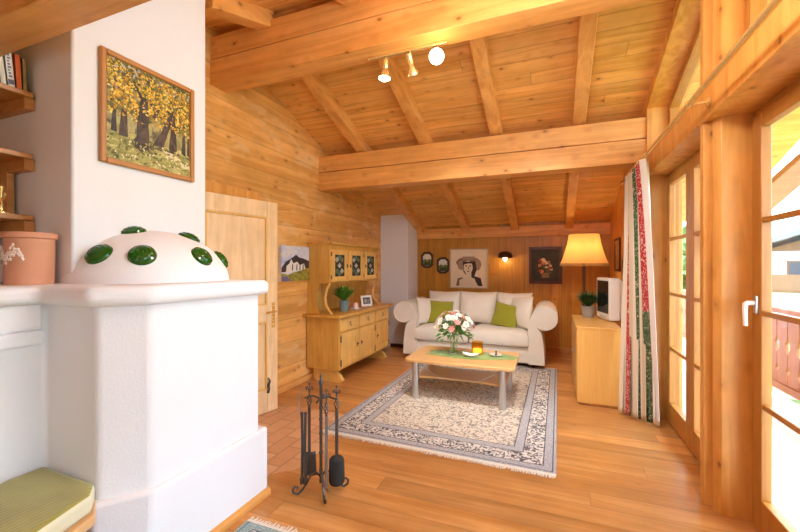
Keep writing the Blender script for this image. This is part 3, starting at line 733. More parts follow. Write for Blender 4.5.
# ------------------------------------------------------------------ spotlight rail on the ridge beam
t = thing('spotlight_rail', 'brass rail with three spotlights under the ridge beam', 'spotlight', (-1.0,2.63,2.995))
MB().box(-.31,.31,-.012,.012,-.022,0).build('rail', M['brass'], t, bevel=.004)
def spot(x, aim, on, globe=False):
    par = MB().tube([(x,0,-.02),(x,0,-.075)], .006, 8).ell((x,0,-.03),(.014,.014,.014),10,8).build('bracket', M['brassold'], t)
    d = Vector(aim).normalized(); q = d.to_track_quat('Z','Y').to_matrix(); p = Vector((x,0,-.08)) - d*.02
    MB().lathe([(.016,-.02),(.022,-.015),(.023,.05),(.019,.055),(.0001,.055)], 20, p, 0, q).build('lamp_holder', M['brass'], par)
    if globe:
        MB().ell(p+d*.105,(.052,.052,.052),20,14).build('bulb', plain('globe_bulb',(1,.95,.85),.3,emit=((1,.84,.58),14)), par)
    else:
        mt = plain('reflector_on',(1,.9,.7),.3,emit=((1,.86,.6),40)) if on else plain('reflector_off',(.85,.75,.5),.2,.6)
        b1 = MB().lathe([(.016,.055),(.026,.075),(.042,.105),(.045,.125)], 24, p, 0, q).build('reflector', plain('reflector_gold',(.8,.62,.32),.25,.8), par)
        MB().lathe([(.0445,.124),(.03,.134),(.0001,.138)], 24, p, 0, q).build('bulb_face', mt, par)
spot(-.165, (-.05,-.05,-1), True); spot(.03, (.06,.5,-.85), False); spot(.24, (.15,-.75,-.65), True, True)

# ------------------------------------------------------------------ sideboard with hutch (local: x out of the wall, y along it)
sb = thing('sideboard', 'pine sideboard with drawers and a glazed hutch against the log wall', 'sideboard', (-2.785,3.90,0))
Ls = 1.48; D1 = .455
MB().box(.012,D1,.0,Ls,.165,.79).build('body', M['hutch'], sb, bevel=.004)
for y in (.07, Ls-.13):
    m = MB(); prof = [(.10,0),(D1-.02,0),(D1+.02,.03),(D1-.01,.055),(D1-.03,.09),(D1-.08,.12),(D1-.06,.165),(.06,.165),(.06,.03)]
    m.extrude([(p[0], y, p[1]) for p in prof], (0,.06,0)); m.build('foot', M['hutchfront'], sb, bevel=.004)
MB().box(.0,D1+.05,-.075,Ls+.075,.79,.822).build('countertop', M['hutch'], sb, bevel=.006, seg=3)
def ringpull(par, x, y, z, nm='pull'):
    m = MB().ell((x+.004,y,z+.012),(.006,.016,.014),12,8)
    m.tube([(x+.014, y+.024*math.cos(a), z-.004+.02*math.sin(a)) for a in [R(200+i*140/8) for i in range(9)]], .0035, 6)
    m.tube([(x+.006,y-.022,z-.010),(x+.014,y-.022,z-.011)], .004, 6).tube([(x+.006,y+.022,z-.010),(x+.014,y+.022,z-.011)], .004, 6)
    m.build(nm, M['iron'], par)
cols = [(.03,.475),(.52,.965),(1.01,1.45)]
for i, (a, b_) in enumerate(cols):
    dw = MB().box(D1,D1+.014,a,b_,.615,.765).build('drawer', M['hutchfront'], sb, bevel=.005)
    ringpull(dw, D1+.014, (a+b_)/2, .692)
    z0, z1, w = .19, .595, .075
    dm = MB().box(D1,D1+.016,a,a+w,z0,z1).box(D1,D1+.016,b_-w,b_,z0,z1).box(D1,D1+.016,a+w,b_-w,z0,z0+w).box(D1,D1+.016,a+w,b_-w,z1-w,z1).box(D1,D1+.006,a+w-.01,b_-w+.01,z0+w-.01,z1-w+.01)
    d_ = dm.build('door', M['hutchfront'], sb, bevel=.004)
    ky = b_-.035 if i == 0 else a+.035
    MB().ell((D1+.026,ky,.41),(.012,.011,.011),12,8).tube([(D1+.012,ky,.41),(D1+.024,ky,.41)],.005,8).box(D1+.015,D1+.018,ky-.012,ky+.012,.375,.43).build('knob', M['iron'], d_)
    hy = a+.004 if i == 0 else b_-.004
    for hz in (.245,.53): MB().tube([(D1+.016,hy,hz-.035),(D1+.016,hy,hz+.035)], .009, 8).ell((D1+.016,hy,hz+.04),(.007,.007,.01),8,6).build('hinge', M['iron'], d_)
# hutch
HX = .335
MB().box(.0,.015,.03,Ls-.10,.822,1.66).build('back_panel', M['hutch'], sb)
MB().box(.015,HX-.02,.03,Ls-.10,1.19,1.66).build('hutch_body', M['hutch'], sb, bevel=.003)
MB().box(.0,HX+.02,.015,Ls-.085,1.66,1.69).build('cornice', M['hutch'], sb, bevel=.008)
for y in (.03, Ls-.125):
    prof = [(.015,1.19),(HX-.02,1.19),(HX-.045,1.15),(HX-.055,1.08),(HX-.06,1.0),(HX-.045,.93),(HX-.01,.88),(HX+.0,.822),(HX-.03,.822),(HX-.05,.86),(HX-.085,.93),(HX-.10,1.0),(HX-.10,1.06)]
    m = MB()
    pts = [(HX-.02,1.19),(HX-.065,1.12),(HX-.09,1.02),(HX-.08,.93),(HX-.03,.86),(HX+.01,.822)]
    m.tube([(p[0], y+.012, p[1]) for p in pts], [.014,.016,.018,.018,.016,.014], 8)
    m.build('scroll_bracket', M['hutchfront'], sb)
    MB().extrude([(p[0], y, p[1]) for p in [(.015,1.19),(.015,.822),(.17,.822),(.13,.90),(.12,1.0),(.14,1.1),(.19,1.19)]], (0,.022,0)).build('side_panel', M['hutch'], sb)
lead = flat('leaded_dark',(.03,.035,.03),.15); leadg = flat('leaded_green',(.10,.16,.09),.15); leadp = flat('leaded_pale',(.40,.40,.33),.15)
for i, (a, b_) in enumerate(((.045,.455),(.475,.895),(.915,1.325))):
    z0, z1, w = 1.21, 1.60, .085; x = HX-.02
    d_ = MB().box(x,x+.018,a,a+w,z0,z1).box(x,x+.018,b_-w,b_,z0,z1).box(x,x+.018,a+w,b_-w,z0,z0+.06).box(x,x+.018,a+w,b_-w,z1-.06,z1).build('glazed_door', M['hutchfront'], sb, bevel=.004)
    g = MB().box(x+.002,x+.006,a+w-.01,b_-w+.01,z0+.05,z1-.05)
    cyy = (a+b_)/2; cz = (z0+z1)/2; hw = (b_-a)/2-w; hh = (z1-z0)/2-.06
    for (u, v, mi) in ((-.5,.55,2),(.5,.55,1),(-.5,-.5,1),(.5,-.5,2),(0,0,2),(0,.8,1),(0,-.8,1)):
        g.extrude([(x+.0062, cyy+u*hw+p[0]*hw*.42, cz+v*hh+p[1]*hh*.26) for p in ((-1,0),(0,-1),(1,0),(0,1))], (.0015,0,0), mi)
    g.build('leaded_pane', [lead, leadg, leadp], d_)
    ky = b_-.03 if i == 0 else a+.03
    MB().ell((x+.028,ky,1.40),(.011,.010,.010),12,8).box(x+.017,x+.02,ky-.010,ky+.010,1.375,1.425).build('knob', M['iron'], d_)
    hy = a+.004 if i == 0 else b_-.004
    for hz in (1.265,1.545): MB().tube([(x+.016,hy,hz-.025),(x+.016,hy,hz+.025)], .008, 8).build('hinge', M['iron'], d_)

def foliage(n, h, spread, lw, seed, base=.0, droop=.3, up=.5):
    m = MB(); rr = random.Random(seed)
    for k in range(n):
        a = rr.uniform(0,2*PI); L = h*rr.uniform(.55,1.0); s0 = spread*rr.uniform(.25,1)
        d = Vector((math.cos(a), math.sin(a), 0)); w = Vector((-math.sin(a), math.cos(a), 0))*lw*rr.uniform(.6,1.1)
        pts = []
        for i in range(5):
            t_ = i/4; q = d*s0*(t_**1.2) + Vector((0,0,base + L*(t_ - droop*t_*t_*(s0/spread))))
            ww = w*math.sin(PI*min(1,.12+.88*t_))
            pts.append((q-ww, q+ww))
        vs = [p for pr in pts for p in pr]
        m.add(vs, [(2*i,2*i+1,2*i+3,2*i+2) for i in range(4)])
    return m
# on the countertop
t = thing('potted_plant', 'leafy green plant in a grey blue pot on the sideboard', 'plant', (-2.47,4.27,.822))
MB().lathe([(.052,0),(.056,.01),(.068,.12),(.074,.125),(.074,.14),(.066,.14),(.058,.11),(.0001,.105)], 28).build('pot', M['potgrey'], t)
MB().lathe([(.0001,.118),(.062,.112)], 20).build('soil', M['soil'], t)
foliage(170,.27,.22,.018,3,.115,.3).build('foliage', M['leaf'], t, smooth=0)
t = thing('candle_dish', 'pink candle on a small pale saucer beside the framed photo', 'candle', (-2.44,4.53,.822))
MB().lathe([(.05,0),(.085,.012),(.083,.016),(.0001,.006)], 28).build('saucer', plain('pale_dish',(.62,.66,.62),.3), t)
MB().lathe([(.034,.007),(.036,.05),(.03,.075),(.016,.088),(.0001,.09)], 24).build('candle', plain('pink_wax',(.78,.50,.43),.5), t)
t = thing('photo_frame', 'white framed photograph standing on the sideboard', 'photo frame', (-2.47,4.93,.824), R(68))
t.rotation_euler = (R(-12),0,R(68))
w, h_, fw = .20,.155,.03
MB().box(-w/2,-w/2+fw,-.008,.006,0,h_).box(w/2-fw,w/2,-.008,.006,0,h_).box(-w/2+fw,w/2-fw,-.008,.006,0,fw).box(-w/2+fw,w/2-fw,-.008,.006,h_-fw,h_).build('frame', M['white'], t, bevel=.003)
m = MB().box(-w/2+fw-.002,w/2-fw+.002,-.002,.004,fw-.002,h_-fw+.002)
poly(m, blob(-.02,.075,.022,.03,12), -.0034, 1); poly(m, blob(.03,.07,.02,.028,12), -.0034, 2)
m.build('photo', [flat('photo_grey',(.10,.11,.12)), flat('photo_light',(.40,.36,.32)), flat('photo_mid',(.25,.24,.24))], t)
MB().box(-.02,.02,.004,.008,.0,.10).build('strut', M['blackframe'], t)

# ------------------------------------------------------------------ sofa (local: x along, y depth from the front)
sf = thing('sofa', 'cream upholstered sofa with big rolled arms in front of the panelled wall', 'sofa', (-1.10,5.43,0))
MB().box(-.83,.83,.03,.90,.07,.30).build('base', M['sofa'], sf, bevel=.02, seg=3)
m = MB().box(-.83,.83,.70,.93,.28,.80); m.build('backrest', M['sofa'], sf, bevel=.06, seg=4)
def arm(s):
    cx, cz, r = 1.01, .70, .165
    pts = [(.80,.07),(.80,.60)]
    for i in range(15):
        a = R(165 - i*(165+150)/14); pts.append((cx + r*math.cos(a), cz + r*math.sin(a)))
    pts += [(.97,.50),(1.0,.30),(1.01,.07)]
    m = MB(); m.extrude([(s*p[0], .0, p[1]) for p in pts], (0,.92,0)); m.build('arm', M['sofa'], sf, bevel=.022, seg=3)
    # welt around the front scroll
    m = MB(); m.tube([(s*(cx + (r-.012)*math.cos(R(a))), -.002, cz + (r-.012)*math.sin(R(a))) for a in range(170,-150,-12)], .006, 6); m.build('welt', M['cush'], sf)
arm(-1); arm(1)
def slab(w, d, h, ex=.10):
    """soft box cushion"""
    m = MB()
    def top(u, v):
        x, y = 2*u-1, 2*v-1
        k = (1-abs(x)**4)*(1-abs(y)**4)
        return (x*w/2, y*d/2, h*(.80+.2*k**.5))
    def bot(u, v): x, y = 1-2*u, 2*v-1; return (x*w/2, y*d/2, h*.08)
    m.grid(top, 20, 20); m.grid(bot, 20, 20)
    n = 20
    def side(fn): m.grid(fn, n, 4)
    bul = lambda t: .018*math.sin(PI*t)
    side(lambda u, v: ((2*u-1)*(w/2), -d/2-bul(v), h*(.08+.72*v))); side(lambda u, v: ((1-2*u)*(w/2), d/2+bul(v), h*(.08+.72*v)))
    side(lambda u, v: (w/2+bul(v)*.3, (2*u-1)*d/2, h*(.08+.72*v))); side(lambda u, v: (-w/2-bul(v)*.3, (1-2*u)*d/2, h*(.08+.72*v)))
    return m
for x in (-.40,.40):
    sc = slab(.795,.74,.235).build('seat_cushion', M['sofa'], sf, loc=(x*1.012,.345,.283), weld=True, bevel=.02, seg=3)
for x in (-.86,.86):
    for y in (.1,.82): MB().lathe([(.02,0),(.028,.07)], 14, (x,y,0)).build('foot', M['blackframe'], sf)
def pillow(w, h, t, seed=0, n=22):
    m = MB(); rr = random.Random(seed); ph = rr.uniform(0,6)
    def P(u, v, s):
        x, z = 2*u-1, 2*v-1
        k = max(0,(1-x*x))**.55*max(0,(1-z*z))**.55
        pin = 1 - .10*(1-abs(x*z))*(1 if abs(x) > .0 else 1)*(x*x+z*z)/1.2
        wr = .012*math.sin(7*x+ph)*math.cos(5*z+ph)*k
        return (x*w/2*pin, s*(t/2*k+wr*.5), z*h/2*pin)
    m.grid(lambda u, v: P(u, v, -1), n, n); m.grid(lambda u, v: P(1-u, v, 1), n, n)
    return m
def put_pillow(nm, lb, mat, loc, rot, w, h, t, seed, group=None):
    o = pillow(w,h,t,seed).build(nm, mat, None, weld=True, smooth=180, loc=loc, rot=rot)
    tag(o, lb, 'cushion', group); return o
G1 = 'cream cushions on the sofa'; G2 = 'green pillows on the sofa'
sx, sy = -1.10, 5.43
put_pillow('sofa_cushion', 'cream back cushion standing behind the left green pillow', M['cush'], (-1.62,sy+.60,.755), (R(-14),0,R(3)), .55,.50,.27, 1, G1)
put_pillow('sofa_cushion', 'cream back cushion in the middle of the sofa', M['cush'], (-1.08,sy+.59,.755), (R(-14),0,0), .60,.51,.28, 2, G1)
put_pillow('sofa_cushion', 'cream back cushion standing behind the right green pillow', M['cush'], (-.54,sy+.60,.755), (R(-14),0,R(-3)), .54,.50,.27, 3, G1)
put_pillow('sofa_cushion', 'cream cushion leaning on the sofa arm nearest the white pillar', M['cush'], (-1.80,sy+.33,.70), (R(-12),R(4),R(52)), .46,.42,.17, 4, G1)
put_pillow('sofa_cushion', 'cream cushion leaning on the sofa arm nearest the lamp', M['cush'], (-.43,sy+.37,.725), (R(-12),R(-4),R(-48)), .50,.47,.18, 5, G1)
put_pillow('green_pillow', 'olive green pillow half hidden behind the flower bouquet', M['green'], (-1.615,sy+.34,.68), (R(-16),R(4),R(20)), .40,.37,.14, 6, G2)
put_pillow('green_pillow', 'olive green pillow in full view at the lamp end of the sofa', M['green'], (-.63,sy+.34,.675), (R(-18),R(9),R(-16)), .40,.36,.14, 7, G2)

# ------------------------------------------------------------------ rugs
def rug(name, label, loc, hx, hy, mat, rz=0, ends='y'):
    t = thing(name, label, 'rug', loc, rz)
    MB().box(-hx,hx,-hy,hy,0,.010).build('pile', mat, t, bevel=.003)
    rr = random.Random(3)
    for s in (-1,1):
        k = -hx; m = MB()
        while k < hx:
            x2 = k + rr.uniform(-.006,.006); L = rr.uniform(.035,.06)
            m.add([(k,s*hy,.006),(k+.008,s*hy,.006),(x2+.007,s*(hy+L),.002),(x2,s*(hy+L),.002)], [(0,1,2,3) if s > 0 else (3,2,1,0)])
            k += .010
        m.box(-hx,hx,min(s*hy,s*(hy+.015)),max(s*hy,s*(hy+.015)),0,.009)
        m.build('fringe', M['fringe'], t, smooth=0)
    return t
rug('oriental_rug', 'large cream and grey oriental rug under the coffee table', (-.87,4.16,.0045), .915, 1.40, M['rug'], R(-.8))
rug('small_rug', 'small teal and cream fringed rug at the foot of the stove', (-1.21,1.03,.0005), .34, .60, M['rug2'], 0)

# ------------------------------------------------------------------ coffee table
ct = thing('coffee_table', 'beech coffee table with steel legs standing on the oriental rug', 'table', (-.89,4.10,.0145))
def rrect(w, d, r, n=6):
    p = []
    for cx, cy, a0 in ((w/2-r,d/2-r,0),(-w/2+r,d/2-r,90),(-w/2+r,-d/2+r,180),(w/2-r,-d/2+r,270)):
        for i in range(n+1): a = R(a0+90*i/n); p.append((cx+r*math.cos(a), cy+r*math.sin(a)))
    return p
MB().prism(rrect(1.12,.74,.07), .382, .418).build('tabletop', M['table'], ct, bevel=.010, seg=3)
for x in (-.445,.445):
    for y in (-.30,.29): MB().lathe([(.034,0),(.036,.002),(.036,.383)], 24, (x,y,0)).build('leg', M['steel'], ct)
sh = MB()
def shf(u, v):
    x = 2*u-1; y = 2*v-1
    return (x*.46, y*(.22+.06*(abs(x)**3)), .205)
N_ = 16
top_ = [(-.47+.94*i/N_, -(.20+.07*abs(2*i/N_-1)**2.5)) for i in range(N_+1)]
sh.prism(top_ + [(x, -y) for x, y in reversed(top_)], .195, .215)
so = sh.build('lower_shelf', M['table'], ct, bevel=.005)
for y in (-.26,.26): MB().tube([(-.445,y,.36),(-.2,y,.225),(.2,y,.225),(.445,y,.36)], .004, 6).build('wire_hanger', M['steel'], ct)
TZ = .0145+.418
rn = MB().grid(lambda u, v: (-.46+.92*u + .05*math.sin(PI*v), (-.17+.34*v)*(1-.5*abs(2*u-1)**3)+.02*math.sin(9*u), .0035+.001*math.sin(23*u)*math.cos(17*v)), 30, 10)
o = rn.build('table_runner', M['runner'], None, loc=(-.84,4.13,TZ), rot=(0,0,R(4)), solid=.003); tag(o, 'green cloth runner spread on the coffee table', 'table runner')
# vase and bouquet
t = thing('glass_vase', 'clear glass vase on the green runner holding the bouquet', 'vase', (-1.005,4.13,TZ+.006))
MB().lathe([(.046,0),(.048,.012),(.040,.06),(.043,.14),(.062,.235),(.066,.245),(.060,.235),(.040,.14),(.036,.06),(.040,.02),(.0001,.018)], 32).build('glass', M['vase'], t)
MB().lathe([(.0001,.02),(.038,.021),(.035,.06),(.038,.13),(.0001,.131)], 24).build('water', glassmat('vase_water',(.93,.97,.93),.4), t)
fb = thing('flower_bouquet', 'bouquet of white and pink flowers standing in the glass vase', 'flowers', (-1.005,4.13,TZ+.03))
rr = random.Random(11); stm = MB(); tips = []
for k in range(46):
    a = 2*PI*k*.381966 + rr.uniform(-.3,.3); q = math.sqrt((k+.5)/46)
    el = q*R(80); Lx = .205 + rr.uniform(-.02,.02)
    d = Vector((math.cos(a)*math.sin(el)*1.08, math.sin(a)*math.sin(el)*.95, math.cos(el)*.95))
    p = Vector((0,0,.235)) + d*Lx
    if p.z < .215: p.z = .215 + rr.uniform(0,.03)
    stm.tube([(-.012*math.cos(a), -.012*math.sin(a), .0),(.01*math.cos(a),.01*math.sin(a),.15),(.03*math.cos(a)*q,.03*math.sin(a)*q,.225), tuple(Vector((0,0,.235)).lerp(p,.6)), tuple(p)], .0024, 5)
    tips.append((p, (p-Vector((0,0,.22))).normalized(), k))
stm.build('stems', M['stem'], fb)
def bloom(p, d, kind):
    q = d.to_track_quat('Z','Y').to_matrix(); m = MB(); n = 7 if kind == 0 else 6
    r = (.036 if kind == 0 else .030)*rr.uniform(.85,1.15)
    for lay, (rm, up) in enumerate(((1.0,.35),(.68,.75))):
        for j in range(n):
            a = 2*PI*(j+.5*lay)/n; u = Vector((math.cos(a), math.sin(a),0)); v = Vector((-math.sin(a), math.cos(a),0))
            pts = [u*.15*r, u*.55*r*rm+v*.34*r+Vector((0,0,.25*r*up)), u*r*rm+v*.22*r+Vector((0,0,.55*r*up)), u*r*rm*1.08+Vector((0,0,.62*r*up)), u*r*rm-v*.22*r+Vector((0,0,.55*r*up)), u*.55*r*rm-v*.34*r+Vector((0,0,.25*r*up))]
            m.add([p + q @ x for x in pts], [(0,1,2,3),(0,3,4,5)])
    m.ell(tuple(p + q @ Vector((0,0,.2*r))), (.22*r,.22*r,.2*r), 8, 6, 1)
    m.build('flower', [M['petal'] if kind == 0 else M['petalpink'], M['yolk']], fb, smooth=60)
for p, d, k in tips: bloom(p, d, 1 if (k*7) % 10 in (1,4,8) else 0)
lf = MB(); rr = random.Random(4)
for k in range(210):
    a = rr.uniform(0,2*PI); el = R(rr.uniform(35,118)); L0 = rr.uniform(.03,.17)
    d = Vector((math.cos(a)*math.sin(el), math.sin(a)*math.sin(el), math.cos(el))); p = Vector((0,0,.215)) + d*L0
    w = d.cross(Vector((rr.random(),rr.random(),rr.random()))).normalized()*.012; L = rr.uniform(.05,.09)
    mid = p + d*L*.5 + Vector((0,0,.006)); e = p + d*L - Vector((0,0,.008))
    lf.add([p, mid-w, e, mid+w], [(0,1,2,3)])
lf.build('leaves', M['leaf'], fb, smooth=0)
# amber candle glass, white dish, small ashtray
t = thing('candle_glass', 'amber candle glass glowing on the coffee table', 'candle holder', (-.755,4.17,TZ+.006))
am, nt, b = newmat('amber_glass'); N = NT(nt); b.inputs['Base Color'].default_value = (.80,.33,.045,1); b.inputs['Roughness'].default_value = .25; b.inputs['Transmission Weight'].default_value = .35
b.inputs['Emission Color'].default_value = (1,.42,.06,1); b.inputs['Emission Strength'].default_value = .10
MB().lathe([(.045,0),(.058,.012),(.062,.07),(.060,.14),(.055,.14),(.056,.07),(.052,.02),(.0001,.016)], 32).build('glass', glassmat('amber_clear',(.97,.74,.34),1.5), t)
MB().lathe([(.0001,.02),(.048,.02),(.048,.06),(.0001,.062)], 24).build('wax', plain('wax',(.85,.62,.3),.5,emit=((1,.62,.2),2.4)), t)
t = thing('white_dish', 'white shell shaped dish on the runner in front of the candle glass', 'dish', (-.80,4.03,TZ+.006))
m = MB()
m.grid(lambda u, v: ((-.085+.17*u), (2*v-1)*.05*math.sqrt(max(0,1-(2*u-1)**2))+.0, .006+.022*(2*v-1)**2+.022*abs(2*u-1)**2), 18, 12)
m.build('shell', plain('white_ceramic',(.86,.84,.80),.25), t, solid=.006)
t = thing('small_ashtray', 'small pale ashtray with a dark figure beside the candle glass', 'ashtray', (-.56,4.17,TZ+.006))
MB().lathe([(.04,0),(.066,.016),(.064,.020),(.0001,.007)], 28).build('bowl', plain('pale_ceramic',(.66,.62,.56),.3), t)
MB().lathe([(.012,.008),(.014,.02),(.006,.03),(.010,.045),(.006,.058),(.0001,.062)], 14, (.005,0,0)).build('figure', plain('dark_ceramic',(.06,.05,.06),.3), t)

# ------------------------------------------------------------------ television cabinet, television, plant, lamp
t = thing('television_cabinet', 'plain beech veneered cabinet beside the striped curtain', 'cabinet', (.235,4.235,0))
W_, D_, H_ = .40, 1.03, .79
MB().box(0,W_,0,D_,.03,H_-.022).build('body', M['beech'], t, bevel=.002)
MB().box(-.008,W_,-.004,D_,H_-.022,H_).build('top', M['beech'], t, bevel=.004)
MB().box(.03,W_-.01,.02,D_-.02,0,.03).build('plinth', M['shelf'], t)
for a, b_ in ((.02,.51),(.52,1.01)):
    d_ = MB().box(-.006,0,a,b_,.05,.75).build('door', M['beech'], t, bevel=.002)
    MB().ell((-.016,b_-.04 if a < .3 else a+.04,.45),(.012,.010,.010),10,8).build('knob', M['steel'], d_)
t = thing('television', 'small white tube television on the beech cabinet', 'television', (.58,4.68,.79), R(14))
m = MB(); m.box(.0,.11,0,.38,.012,.475)
m.extrude([(.11,.02,.03),(.11,.36,.03),(.11,.36,.455),(.11,.02,.455)], (.03,0,0))
tvw = plain('television_white',(.78,.77,.74),.4)
m.build('housing', tvw, t, bevel=.014, seg=3)
MB().box(-.004,.0,.035,.345,.085,.445).build('screen', plain('television_screen',(.012,.014,.014),.1), t, bevel=.002)
MB().box(.02,.13,.06,.32,0,.012).build('stand', tvw, t)
m = MB()
for k in range(4): m.box(-.003,0,.10+.05*k,.125+.05*k,.035,.05)
m.build('buttons', plain('television_grey',(.35,.35,.35),.4), t)
t = thing('potted_grass', 'bushy small plant in a grey pot on the cabinet before the lamp', 'plant', (.40,5.07,.79))
MB().lathe([(.06,0),(.064,.01),(.078,.115),(.084,.118),(.084,.135),(.074,.135),(.066,.10),(.0001,.10)], 28).build('pot', plain('pot_grey',(.30,.27,.24),.55), t)
foliage(280,.26,.21,.010,9,.11,.35).build('foliage', M['leafdark'], t, smooth=0)
# floor lamp
LX, LY = .405, 5.78
t = thing('floor_lamp', 'dark stemmed floor lamp with a glowing pleated shade behind the beech cabinet', 'lamp', (LX,LY,0))
MB().lathe([(.15,0),(.15,.015),(.05,.03),(.02,.05)], 32).build('base', M['brassold'], t)
MB().tube([(0,0,.03),(0,0,1.50)], .021, 14).ell((0,0,1.385),(.03,.03,.03),14,10).build('pole', plain('dark_wood',(.10,.045,.018),.4), t)
sm = bpy.data.materials.new('lampshade'); sm.use_nodes = True; nt = sm.node_tree; nt.nodes.clear(); N = NT(nt)
o_ = N.n('ShaderNodeOutputMaterial'); df = N.n('ShaderNodeBsdfDiffuse'); tr = N.n('ShaderNodeBsdfTranslucent'); mx = N.n('ShaderNodeMixShader')
df.inputs[0].default_value = (.80,.55,.28,1); tr.inputs[0].default_value = (.86,.50,.17,1); mx.inputs[0].default_value = .55
N.l(df.outputs[0], mx.inputs[1]); N.l(tr.outputs[0], mx.inputs[2]); N.l(mx.outputs[0], o_.inputs[0])
m = MB(); n = 96; vs = []; fs = []
prof = [(.295,1.435),(.268,1.50),(.235,1.60),(.208,1.70),(.192,1.80),(.188,1.835)]
for r, z in prof:
    for k in range(n): a = 2*PI*k/n; q = r*(1+(.012 if k % 2 else 0)); vs.append((q*math.cos(a), q*math.sin(a), z))
for i in range(len(prof)-1):
    for k in range(n): fs.append((i*n+k, i*n+(k+1) % n, (i+1)*n+(k+1) % n, (i+1)*n+k))
m.add(vs, fs); shd = m.build('lampshade', sm, t, smooth=25)
m = MB()
for k in range(150): a = 2*PI*k/150; q = .297; m.box(q*math.cos(a)-.004,q*math.cos(a)+.004,q*math.sin(a)-.004,q*math.sin(a)+.004,1.40+.004*(k % 2),1.437)
m.build('fringe', plain('shade_fringe',(.50,.29,.10),.9), shd, smooth=0)
m = MB().tube([(.189*math.cos(2*PI*k/48), .189*math.sin(2*PI*k/48), 1.836) for k in range(48)], .007, 6, closed=True)
m.build('trim_band', plain('shade_band',(.36,.17,.06),.8), shd)
MB().tube([(-.19,0,1.80),(.19,0,1.80)], .004, 6).tube([(0,-.19,1.80),(0,.19,1.80)], .004, 6).tube([(0,0,1.5),(0,0,1.80)], .008, 8).build('shade_carrier', M['brassold'], t)
MB().ell((.07,0,1.58),(.03,.03,.045),14,10).build('bulb', plain('lamp_bulb',(1,.9,.7),.4,emit=((1,.66,.30),10)), t)

# ------------------------------------------------------------------ curtain and its rod
t = thing('curtain_rod', 'long brass curtain rod above the glass doors', 'curtain rod', (.72,2.2,2.315))
MB().tube([(0,-2.3,0),(0,2.56,0)], .015, 14).build('rod', M['brass'], t)
MB().ell((0,2.59,0),(.026,.034,.026),16,12).ell((0,2.55,0),(.018,.010,.018),12,8).build('finial', M['brass'], t)
for y in (.41,-.95,-2.1):
    MB().tube([(0,y,0),(.098,y,.0)], .009, 10).lathe([(.03,0),(.03,.01),(.012,.018)], 18, (.094,y,0), 0, Matrix.Rotation(-PI/2,3,'Y')).ell((0,y,0),(.022,.022,.022),12,8).ell((.088,y,0),(.014,.026,.026),14,10).build('rod_bracket', M['brass'], t)
cu_ = thing('curtain', 'cream curtain with red and green patterned stripes gathered at the window wall', 'curtain', (.72,4.0,0))
NU, NV = 260, 44
seq = [('c_cream',.19),('c_red',.045),('c_dark',.065),('c_beige',.09),('c_cream',.165),('c_green',.035),('c_cream',.02),('c_beige',.06),('c_cream',.08),('c_red',.075),('c_white',.175)]
mats = list({a: 1 for a, _ in seq}); acc = 0; cuts = []
for a, w in seq: acc += w; cuts.append((acc, mats.index(a)))
def smi(u, v):
    for a, k in cuts:
        if u < a: return mats.index('c_green') if (.74 < u < .83 and v < .42) else k
    return cuts[-1][1]
def cpt(u, v):
    # u from the far end (left in the picture) to the near end; v from bottom 0 to top 1
    k = (1-v)**.75
    yt = 4.50 - .82*u; xt = .72
    # bottom path swings out round the cabinet corner
    yb_ = 4.10 - .20*u; xb = .58 + .28*u
    amp_t = .030; amp_b = .045
    ph = 2*PI*5.0*u
    sn = math.sin(ph); sq = sn*(1+.25*abs(sn))
    x = xt*(1-k)+xb*k + (.034*(1-k)+.006*k)*sq
    y = yt*(1-k)+yb_*k - (.028*k)*sq
    if u > .75: y -= .05*k*(u-.75)*4*.6
    z = .025 + 2.265*v + .012*math.sin(ph)*(1-v)
    if y > 4.19 and z < .82: y = 4.19 - .0
    return (x-.72, y-4.0, z)
m = MB(); m.grid(cpt, NU, NV, 0, smi)
m.build('cloth', [M[a] for a in mats], cu_, smooth=80, solid=.003)
m = MB()
for k in range(9):
    y = 4.46-.80*k/8-4.0
    m.tube([(.021*math.cos(2*PI*j/16), y, 2.312+.021*math.sin(2*PI*j/16)) for j in range(16)], .0028, 6, closed=True)
m.build('rings', M['brass'], cu_)

# ------------------------------------------------------------------ fireplace tools
ft = thing('tool_stand', 'black wrought iron fire tool stand on the floor beside the stove', 'fire tool stand', (-1.335,2.025,0), R(12))
m = MB(); m.tube([(0,0,.055),(0,0,.66)], .010, 8)
for z in (.13,.24,.36,.45,.52): m.ell((0,0,z),(.013,.013,.018),10,8)
m.lathe([(.003,.64),(.012,.66),(.016,.68),(.006,.70),(.008,.715),(.0001,.735)], 10)
m.build('pole', M['iron'], ft)
for a in (-150,-60,25):
    ca, sa = math.cos(R(a)), math.sin(R(a)); pts = []
    for r, z in ((.0,.09),(.03,.125),(.06,.115),(.085,.07),(.115,.03),(.14,.010),(.165,.022),(.17,.045),(.155,.06),(.140,.052),(.143,.040)): pts.append((r*ca, r*sa, z))
    MB().tube(pts, [.007]*8+[.006,.005,.004], 8).build('foot', M['iron'], ft)
m = MB().tube([(-.105,.0,.575),(-.05,0,.59),(0,0,.575),(.05,0,.59),(.105,0,.575)], .006, 8).tube([(0,-.07,.575),(0,0,.585),(0,.07,.575)], .006, 8)
m.build('hook_bar', M['iron'], ft)
def handle(m, x, y, z0=.50):
    for k in range(4):
        m.tube([(x + .015*math.sin(PI*i/8)*math.cos(2*PI*k/4 + i*.45), y + .015*math.sin(PI*i/8)*math.sin(2*PI*k/4+i*.45), z0 + .085*i/8) for i in range(9)], .003, 5)
    for s in (-1,1):
        m.tube([(x, y, z0+.085),(x+s*.004,y,z0+.11),(x+s*.016,y,z0+.135),(x+s*.024,y,z0+.125),(x+s*.018,y,z0+.112)], .004, 6)
    m.tube([(x,y,z0+.085),(x,y,z0+.15)], .004, 6); m.ell((x,y,z0+.152),(.007,.007,.010),8,6); m.ell((x,y,z0-.005),(.010,.010,.012),8,6)
fx, fy = -1.335, 2.025
